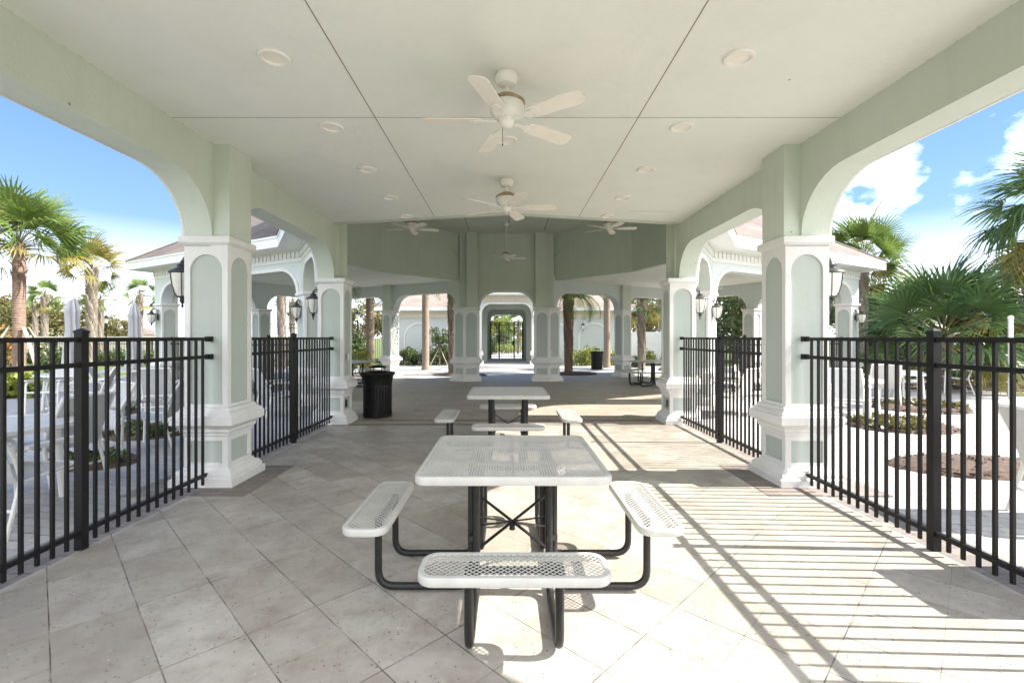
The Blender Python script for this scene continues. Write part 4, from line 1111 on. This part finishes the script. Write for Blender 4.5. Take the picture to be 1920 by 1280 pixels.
# --- left palms
p1 = make_fanpalm('tall fan palm with reddish ringed trunk and timber braces at the far left', G(36,17.0), 4.75, .215, 2.35, PALM, BARKR, 'ring', 11, 44, droop=.7, full=.70)
# braces leaning on it
for i, (a, l) in enumerate(((200,'left'),(-20,'right'),(80,'rear'))):
    m = MB(); q_ = Vector((px(36,17.0),17.0,0)); d_ = Vector((math.cos(R(a)),math.sin(R(a)),0))
    m.bar(q_+d_*.28+Vector((0,0,1.85)), q_+d_*1.25+Vector((0,0,.02)), .10, .045)
    tag(m.build('palm_brace', WOOD if i else WHITE, None, 0), 'timber brace propping the tall left palm on its %s side' % l, 'brace', 'timber braces of the tall palm')
make_fanpalm('fan palm with criss-cross trunk and yellowing fronds left of the left wing', G(172,23.5), 4.9, .23, 1.8, PALMY, BARKG, 'boots', 12, 20, droop=.8, full=.75)
fpB = make_fanpalm('slim fan palm close behind the yellowing one, on its right', G(188,28), 3.7, .165, 1.15, PALM, BARKG, 'boots', 13, 16, droop=.7)
copy_tree(fpB, 'slim fan palm with a small crown right of the tall reddish trunk', G(84,31), .7, 1.12)
copy_tree(fpB, 'thin fan palm between the tall palm and its neighbour, crown smallest', G(66,33), 2.0, (1.0,1.0,1.05))
copy_tree(fpB, 'small fan palm behind the closed umbrella beside the left wing end', G(262,31), 1.4, (1.2,1.2,1.15))
copy_tree(fpB, 'fan palm with pale trunk seen through the arch of the left wing', G(528,22), 3.0, (1.25,1.25,1.35))
copy_tree(fpB, 'second fan palm seen through the left wing arch, smaller and greener', G(548,27), 3.9, (1.0,1.0,.95))
# --- right palms
make_fanpalm('stout low fan palm right of centre fence post with wide blue green crown', G(1768,13.6), 1.45, .22, 2.35, PALMD, BARKG, 'boots', 21, 50, droop=.6, full=.9)
make_fanpalm('bright fan palm rising behind the roof of the right wing', G(1618,21), 4.9, .2, 2.2, PALM, BARKG, 'boots', 22, 44, droop=.45)
make_fanpalm('tall dark fan palm cut off by the right edge, crown against the sky', G(2000,12.0), 4.7, .2, 2.1, PALMD, BARKG, 'boots', 23, 48, droop=1.1)
make_fanpalm('dark fan palm at the right edge below the tall one', G(1925,17), 2.9, .22, 2.0, PALMD, BARKG, 'boots', 24, 34, droop=.8)
make_fanpalm('fan palm between the right wing end and the stout palm, mostly behind', G(1675,21.5), 2.2, .2, 1.7, PALMD, BARKG, 'boots', 25, 30, droop=.7)
# --- palms behind the hub
make_feather('date palm with shaggy reddish trunk right of the centre pier', G(1066,19.2), 3.0, .17, 2.0, PALM, BARKR, 31, 'boots', 40, lo=48)
make_feather('palm with smooth grey trunk before the left blind arch', G(798,21.5), 5.6, .165, 2.6, PALM, BARKS, 32, 'smooth', 20, lo=75)
make_feather('palm with smooth straight trunk before the right blind arch', G(1138,23.0), 5.6, .16, 2.6, PALM, BARKS, 33, 'smooth', 20, lo=75)
make_feather('palm with braced trunk beyond the left hub arch', G(694,19.5), 4.4, .17, 2.3, PALM, BARKS, 34, 'smooth', 22)
make_fanpalm('fan palm with woven trunk top beyond the right hub arch', G(1203,21.5), 3.1, .2, 1.7, PALM, BARKG, 'boots', 35, 20, droop=.6)
make_feather('palm with shaggy trunk half hidden behind the left centre pier', G(848,18.6), 4.3, .16, 2.3, PALM, BARKG, 36, 'boots', 24, lo=70)
make_fanpalm('slim fan palm at the right, beyond the white vinyl fence', G(1237,30), 3.9, .14, 1.3, PALM, BARKG, 'boots', 37, 20, droop=.6)
# mulch rings
def bed(label, p, d, rx, ry, leafmat_=None, h=.12, n=700, seed=1, size=.09, rz=0):
    o = empty('planting_bed', label, 'planting bed', (px(p,d), d, .004), rz)
    rg = random.Random(seed); m = MB(); L = []
    for k, (q_, z) in enumerate(((1.0,0),(.93,.035),(.6,.07),(.2,.09))): L.append([(rx*q_*math.cos(2*PI*i/40)*(1+rg.uniform(-.02,.02)), ry*q_*math.sin(2*PI*i/40)*(1+rg.uniform(-.02,.02)), z) for i in range(40)])
    m.rings(L); 
    for _ in range(int(500*rx*ry)+60):
        a = rg.uniform(0,6.3); q_ = math.sqrt(rg.random())*.97; s_ = rg.uniform(.015,.05)
        c = Vector((rx*q_*math.cos(a), ry*q_*math.sin(a), .03+.06*(1-q_))); d_ = Vector((rg.gauss(0,1),rg.gauss(0,1),rg.gauss(0,.3))).normalized()*s_; e_ = Vector((-d_.y,d_.x,rg.uniform(-.01,.01)))*.4
        m.add([c-d_-e_,c+d_-e_,c+d_+e_+Vector((0,0,.012)),c-d_+e_+Vector((0,0,.012))],[(0,1,2,3)])
    m.build('mulch', MULCH, o, 50)
    if leafmat_:
        m = MB()
        for i in range(14):
            a = rg.uniform(0,6.3); q_ = math.sqrt(rg.random())*.7
            leaves(m, (rx*q_*math.cos(a), ry*q_*math.sin(a), h*.6), (rx*.3,ry*.3,h*.6), n//14, size, rg, asp=1.6)
        m.build('foliage', leafmat_, o, 0)
bed('dark mulch ring around the shaggy date palm', 1075, 19.0, .95, .7, None, seed=2)
bed('dark mulch ring behind the left centre pier', 862, 18.4, 1.1, .6, None, seed=3)
bed('farther bed of yellow green groundcover on the right patio', 1725, 9.8, .88, .75, LEAFO, .13, 1500, 4)
bed('middle bed of yellow green groundcover on the right patio', 1692, 7.8, .82, .62, LEAFO, .13, 1600, 5)
bed('bare bark mulch bed behind the right fence post', 1835, 5.4, .98, .52, None, seed=6)
bed('farther dark groundcover bed on the left patio', 172, 9.0, .85, .6, LEAFD, .12, 1200, 7)
bed('middle dark groundcover bed on the left patio', 262, 7.25, .72, .52, LEAFD, .12, 1300, 8)
bed('near dark mulch bed behind the left fence post', 172, 5.55, .5, .34, LEAFD, .1, 600, 9)
# hedges and shrubs
hx = 0
for i, (p, d, rx, h, mt, lab) in enumerate((
    (758,25.3,.75,1.0,LEAF,'rounded green shrub at the left end of the blue grey wall'),
    (782,25.7,.6,.85,LEAFD,'dark low shrub between two green shrubs by the left blind arch'),
    (808,25.3,.75,1.0,LEAF,'green shrub at the foot of the left smooth palm'),
    (836,25.2,.6,1.0,LEAF,'green shrub under the staked young tree'),
    (1085,24.6,.85,1.0,LEAFY,'yellow green hedge shrub between date palm and bin'),
    (1106,25.0,.7,.95,LEAFY,'yellow green hedge shrub directly behind the distant bin'),
    (1150,25.0,.8,.9,LEAFY,'yellow green shrub at the foot of the right smooth palm'),
    (1216,25.0,.9,.85,LEAFY,'bright shrub before the white vinyl fence, left one'),
    (1246,25.4,.9,.8,LEAFY,'bright shrub before the white vinyl fence, right one'),
    (1195,23.5,.5,.6,LEAF,'small green shrub behind the right picnic table'),
    (672,19.6,.75,1.15,LEAFY,'bright yellow green shrub behind the left hub picnic table'),
    (664,22,.5,1.75,LEAF,'upright glossy shrub before the tall black fence'))):
    make_bush('shrub', lab, G(p,d), rx, .55, h, mt, 100+i, 1100, .13, 'shrubs behind the hub')
make_tree('young_tree', 'staked young tree with glossy leaves before the left blind arch', 'tree', G(824,24.4), 2.35, .75, LEAFD, 61, 16, 70, .15, .04, crown_z=1.5)
for s_ in (-.45,.5):
    m = MB(); q_ = Vector(G(824,24.4)); m.tube([q_+Vector((0,0,1.0)), q_+Vector((s_,-.35,0))],.02,6)
    tag(m.build('tree_stake', WOOD, None), 'pale stake leaning on the young tree, %s one' % ('left' if s_<0 else 'right'), 'stake', 'stakes of the young tree')
# left garden hedges
hd = make_bush('hedge_shrub', 'green hedge shrub behind the left lawn, beside the wing end', G(262,24.5), 1.2, .6, .95, LEAF, 140, 1300, .13, 'hedge shrubs along the left lawn')
for i,(p,d,lab) in enumerate(((225,24.6,'right of the slim palms'),(190,24.8,'under the slim palms'),(150,24.5,'behind the front umbrella'),(108,24.4,'left of the front umbrella'),(70,24.6,'right of the tall palm'),(20,24.8,'left of the tall palm'),(-30,24.6,'at the photo edge'))):
    copy_tree(hd, 'green hedge shrub behind the left lawn, '+lab, G(p,d), i*1.1)
make_bush('shrub', 'orange and yellow croton shrub at the far left edge', G(8,20), 1.1, .8, 2.0, LEAFR, 151, 1500, .16)
make_bush('shrub', 'yellow green iris clump at the left edge behind the fence', G(22,11.6), .8, .5, .75, LEAFY, 152, 900, .22)
make_bush('shrub', 'dark shrub against the left lawn just left of the fence post', G(110,16.5), .5, .4, 1.35, LEAFD, 153, 700, .14)
make_bush('shrub', 'golden shrub behind the slim palms on the left', G(125,34), 1.2, 1, 2.6, LEAFO, 154, 900, .2)
# right garden
hd2 = make_bush('hedge_shrub', 'dark hedge shrub behind the right patio, beside the stout palm', G(1820,16.8), 1.5, .6, 1.0, LEAFD, 160, 1500, .12, 'hedge shrubs along the right patio')
for i,(p,d,lab) in enumerate(((1905,16.2,'at the right edge'),(1740,17.6,'behind the stout palm'),(1660,18.2,'right of the right wing end'),(1985,15.6,'outermost'))):
    copy_tree(hd2, 'dark hedge shrub behind the right patio, '+lab, G(p,d), i*.8+.3)
g = MB(); g.prism([(11.2,13.6),(22,11.5),(22,16),(11.6,16.6)], -.1, .03); structure('right_mulch_border', g, MULCH)
gc = bed('low groundcover strip in front of the dark right hedge', 1870, 14.0, 2.6, .8, LEAFO, .12, 1500, 12)
for i,(p,d,lab) in enumerate(((1645,22,'nearest the right wing'),(1705,22.5,'between wing and stout palm'),(1765,22,'straight behind the stout palm'),(1835,21.5,'right of the stout palm'),(1905,21,'near the right edge'))):
    copy_tree(hd2, 'tall dark hedge shrub in the right rear row, '+lab, G(p,d), i*1.1+.5, (1.1,1.2,2.5))
# background trees
LC = [(make_tree('broadleaf_tree','broad olive green tree behind the left perimeter fence','tree',G(70,44),6.0,3.4,LEAFO,201,30,190,.3,.2,'background trees',3.3))]
for i,(p,d,sc,lab) in enumerate(((5,46,1.05,'at the far left edge'),(118,48,1.05,'behind the slim palms'),(215,70,.9,'beside the distant house'),(-60,44,1.2,'outside the far left palm'),(690,46,.95,'seen past the left hub arch'),(1222,44,1.2,'seen past the right hub arch'))):
    copy_tree(LC[0], 'broad olive green tree '+lab, G(p,d), i*1.3, sc)
dk = make_tree('dense_tree','dense dark tree behind the right patio, right of the wing roof','tree',G(1690,27),5.7,3.0,LEAFD,202,30,230,.22,.2,'dense trees right',2.7)
for i,(p,d,sc,lab) in enumerate(((1790,27,1.0,'behind the stout palm'),(1870,25,.95,'left of the right edge'),(1950,24,1.1,'at the right edge'),(1640,30,1.0,'just behind the right wing end'),(1725,21,.82,'left of the stout palm crown'),(1835,20,.85,'right of the stout palm crown'),(1905,19,.88,'under the tall dark palm'),(1650,22,.8,'against the end of the right wing'),(1385,27,1.25,'seen through the right wing arch'),(1450,29,1.15,'behind the near right column'))):
    copy_tree(dk, 'dense dark tree '+lab, G(p,d), i*1.7, sc)
# beyond the gate
copy_tree(dk, 'dense dark tree beyond the entry gate', G(944,52), .5, (.9,.9,.8))
make_tree('broadleaf_tree','bright green tree beyond the entry gate on the left','tree',G(925,46),4.6,2.2,LEAFY,203,22,150,.25,.14,'trees beyond the gate',2.8)
make_fanpalm('fan palm beyond the entry gate on the right', G(972,42), 2.6, .17, 1.7, PALM, BARKG, 'boots', 41, 26)
make_bush('shrub', 'bright shrub row beyond the entry gate', G(945,44), 2.2, .7, .9, LEAFY, 170, 1200, .15)
make_bush('shrub', 'dark shrub beyond the gate on its left side', G(921,40), .6, .5, 1.5, LEAF, 171, 700, .15)
# distant house and lamps
hs = empty('distant_house', 'distant single storey house with brown hipped roof beyond the left lawn', 'house', G(222,72))
m = MB(); m.box(-2.9,2.9,0,6,0,1.9); m.build('wall', CREAM, hs, 0)
m = MB(); m.add([(-3.2,-.4,1.9),(3.2,-.4,1.9),(3.2,6.4,1.9),(-3.2,6.4,1.9),(-1.2,3,3.1),(1.2,3,3.1)],[(0,1,5,4),(1,2,5),(2,3,4,5),(3,0,4)]); m.build('roof', ROOF, hs, 0)
m = MB(); m.box(-1.6,-.6,-.03,0,.8,1.5); m.box(.8,1.8,-.03,0,.8,1.5); m.build('window', DARK, hs, 0)
pw = MB(); pw.box(-46,-13.2,30,30.2,0,1.55); tag(pw.build('garden_wall', CREAM, None, 0), 'low cream garden wall beyond the left perimeter fence', 'wall')
def lamp(label, p, d, h):
    o = empty('street_lamp', label, 'street lamp', G(p,d), 0, 'black lamp posts')
    m = MB(); m.lathe([(.11,0),(.11,.25),(.06,.35),(.045,.5),(.038,h-.5),(.05,h-.48),(.05,h-.44)],12); m.build('post', BLACK, o)
    m = MB(); m.lathe([(.07,h-.44),(.14,h-.12)],12); m.build('glass', GLASS, o)
    m = MB(); m.lathe([(.24,h-.13),(.2,h-.08),(.08,h-.02),(.04,h+.06),(.0,h+.14)],12); m.build('lamp_hood', BLACK, o)
    return o
l1 = lamp('black lamp post left of the distant house', 199, 30, 2.85)
copy_tree(l1, 'black lamp post beyond the left hub arch', G(671,25), 0, 1.0)
m = MB(); m.tube([G(1895,11.5),(px(1895,11.5),11.5,2.0)],.05,10); m.lathe([(.06,1.95),(.06,2.0),(.02,2.03)],10,G(1895,11.5))
tag(m.build('white_pole', WHITE, None), 'plain white pole standing at the right before the dark hedge', 'pole')
print('objects', len(bpy.data.objects))
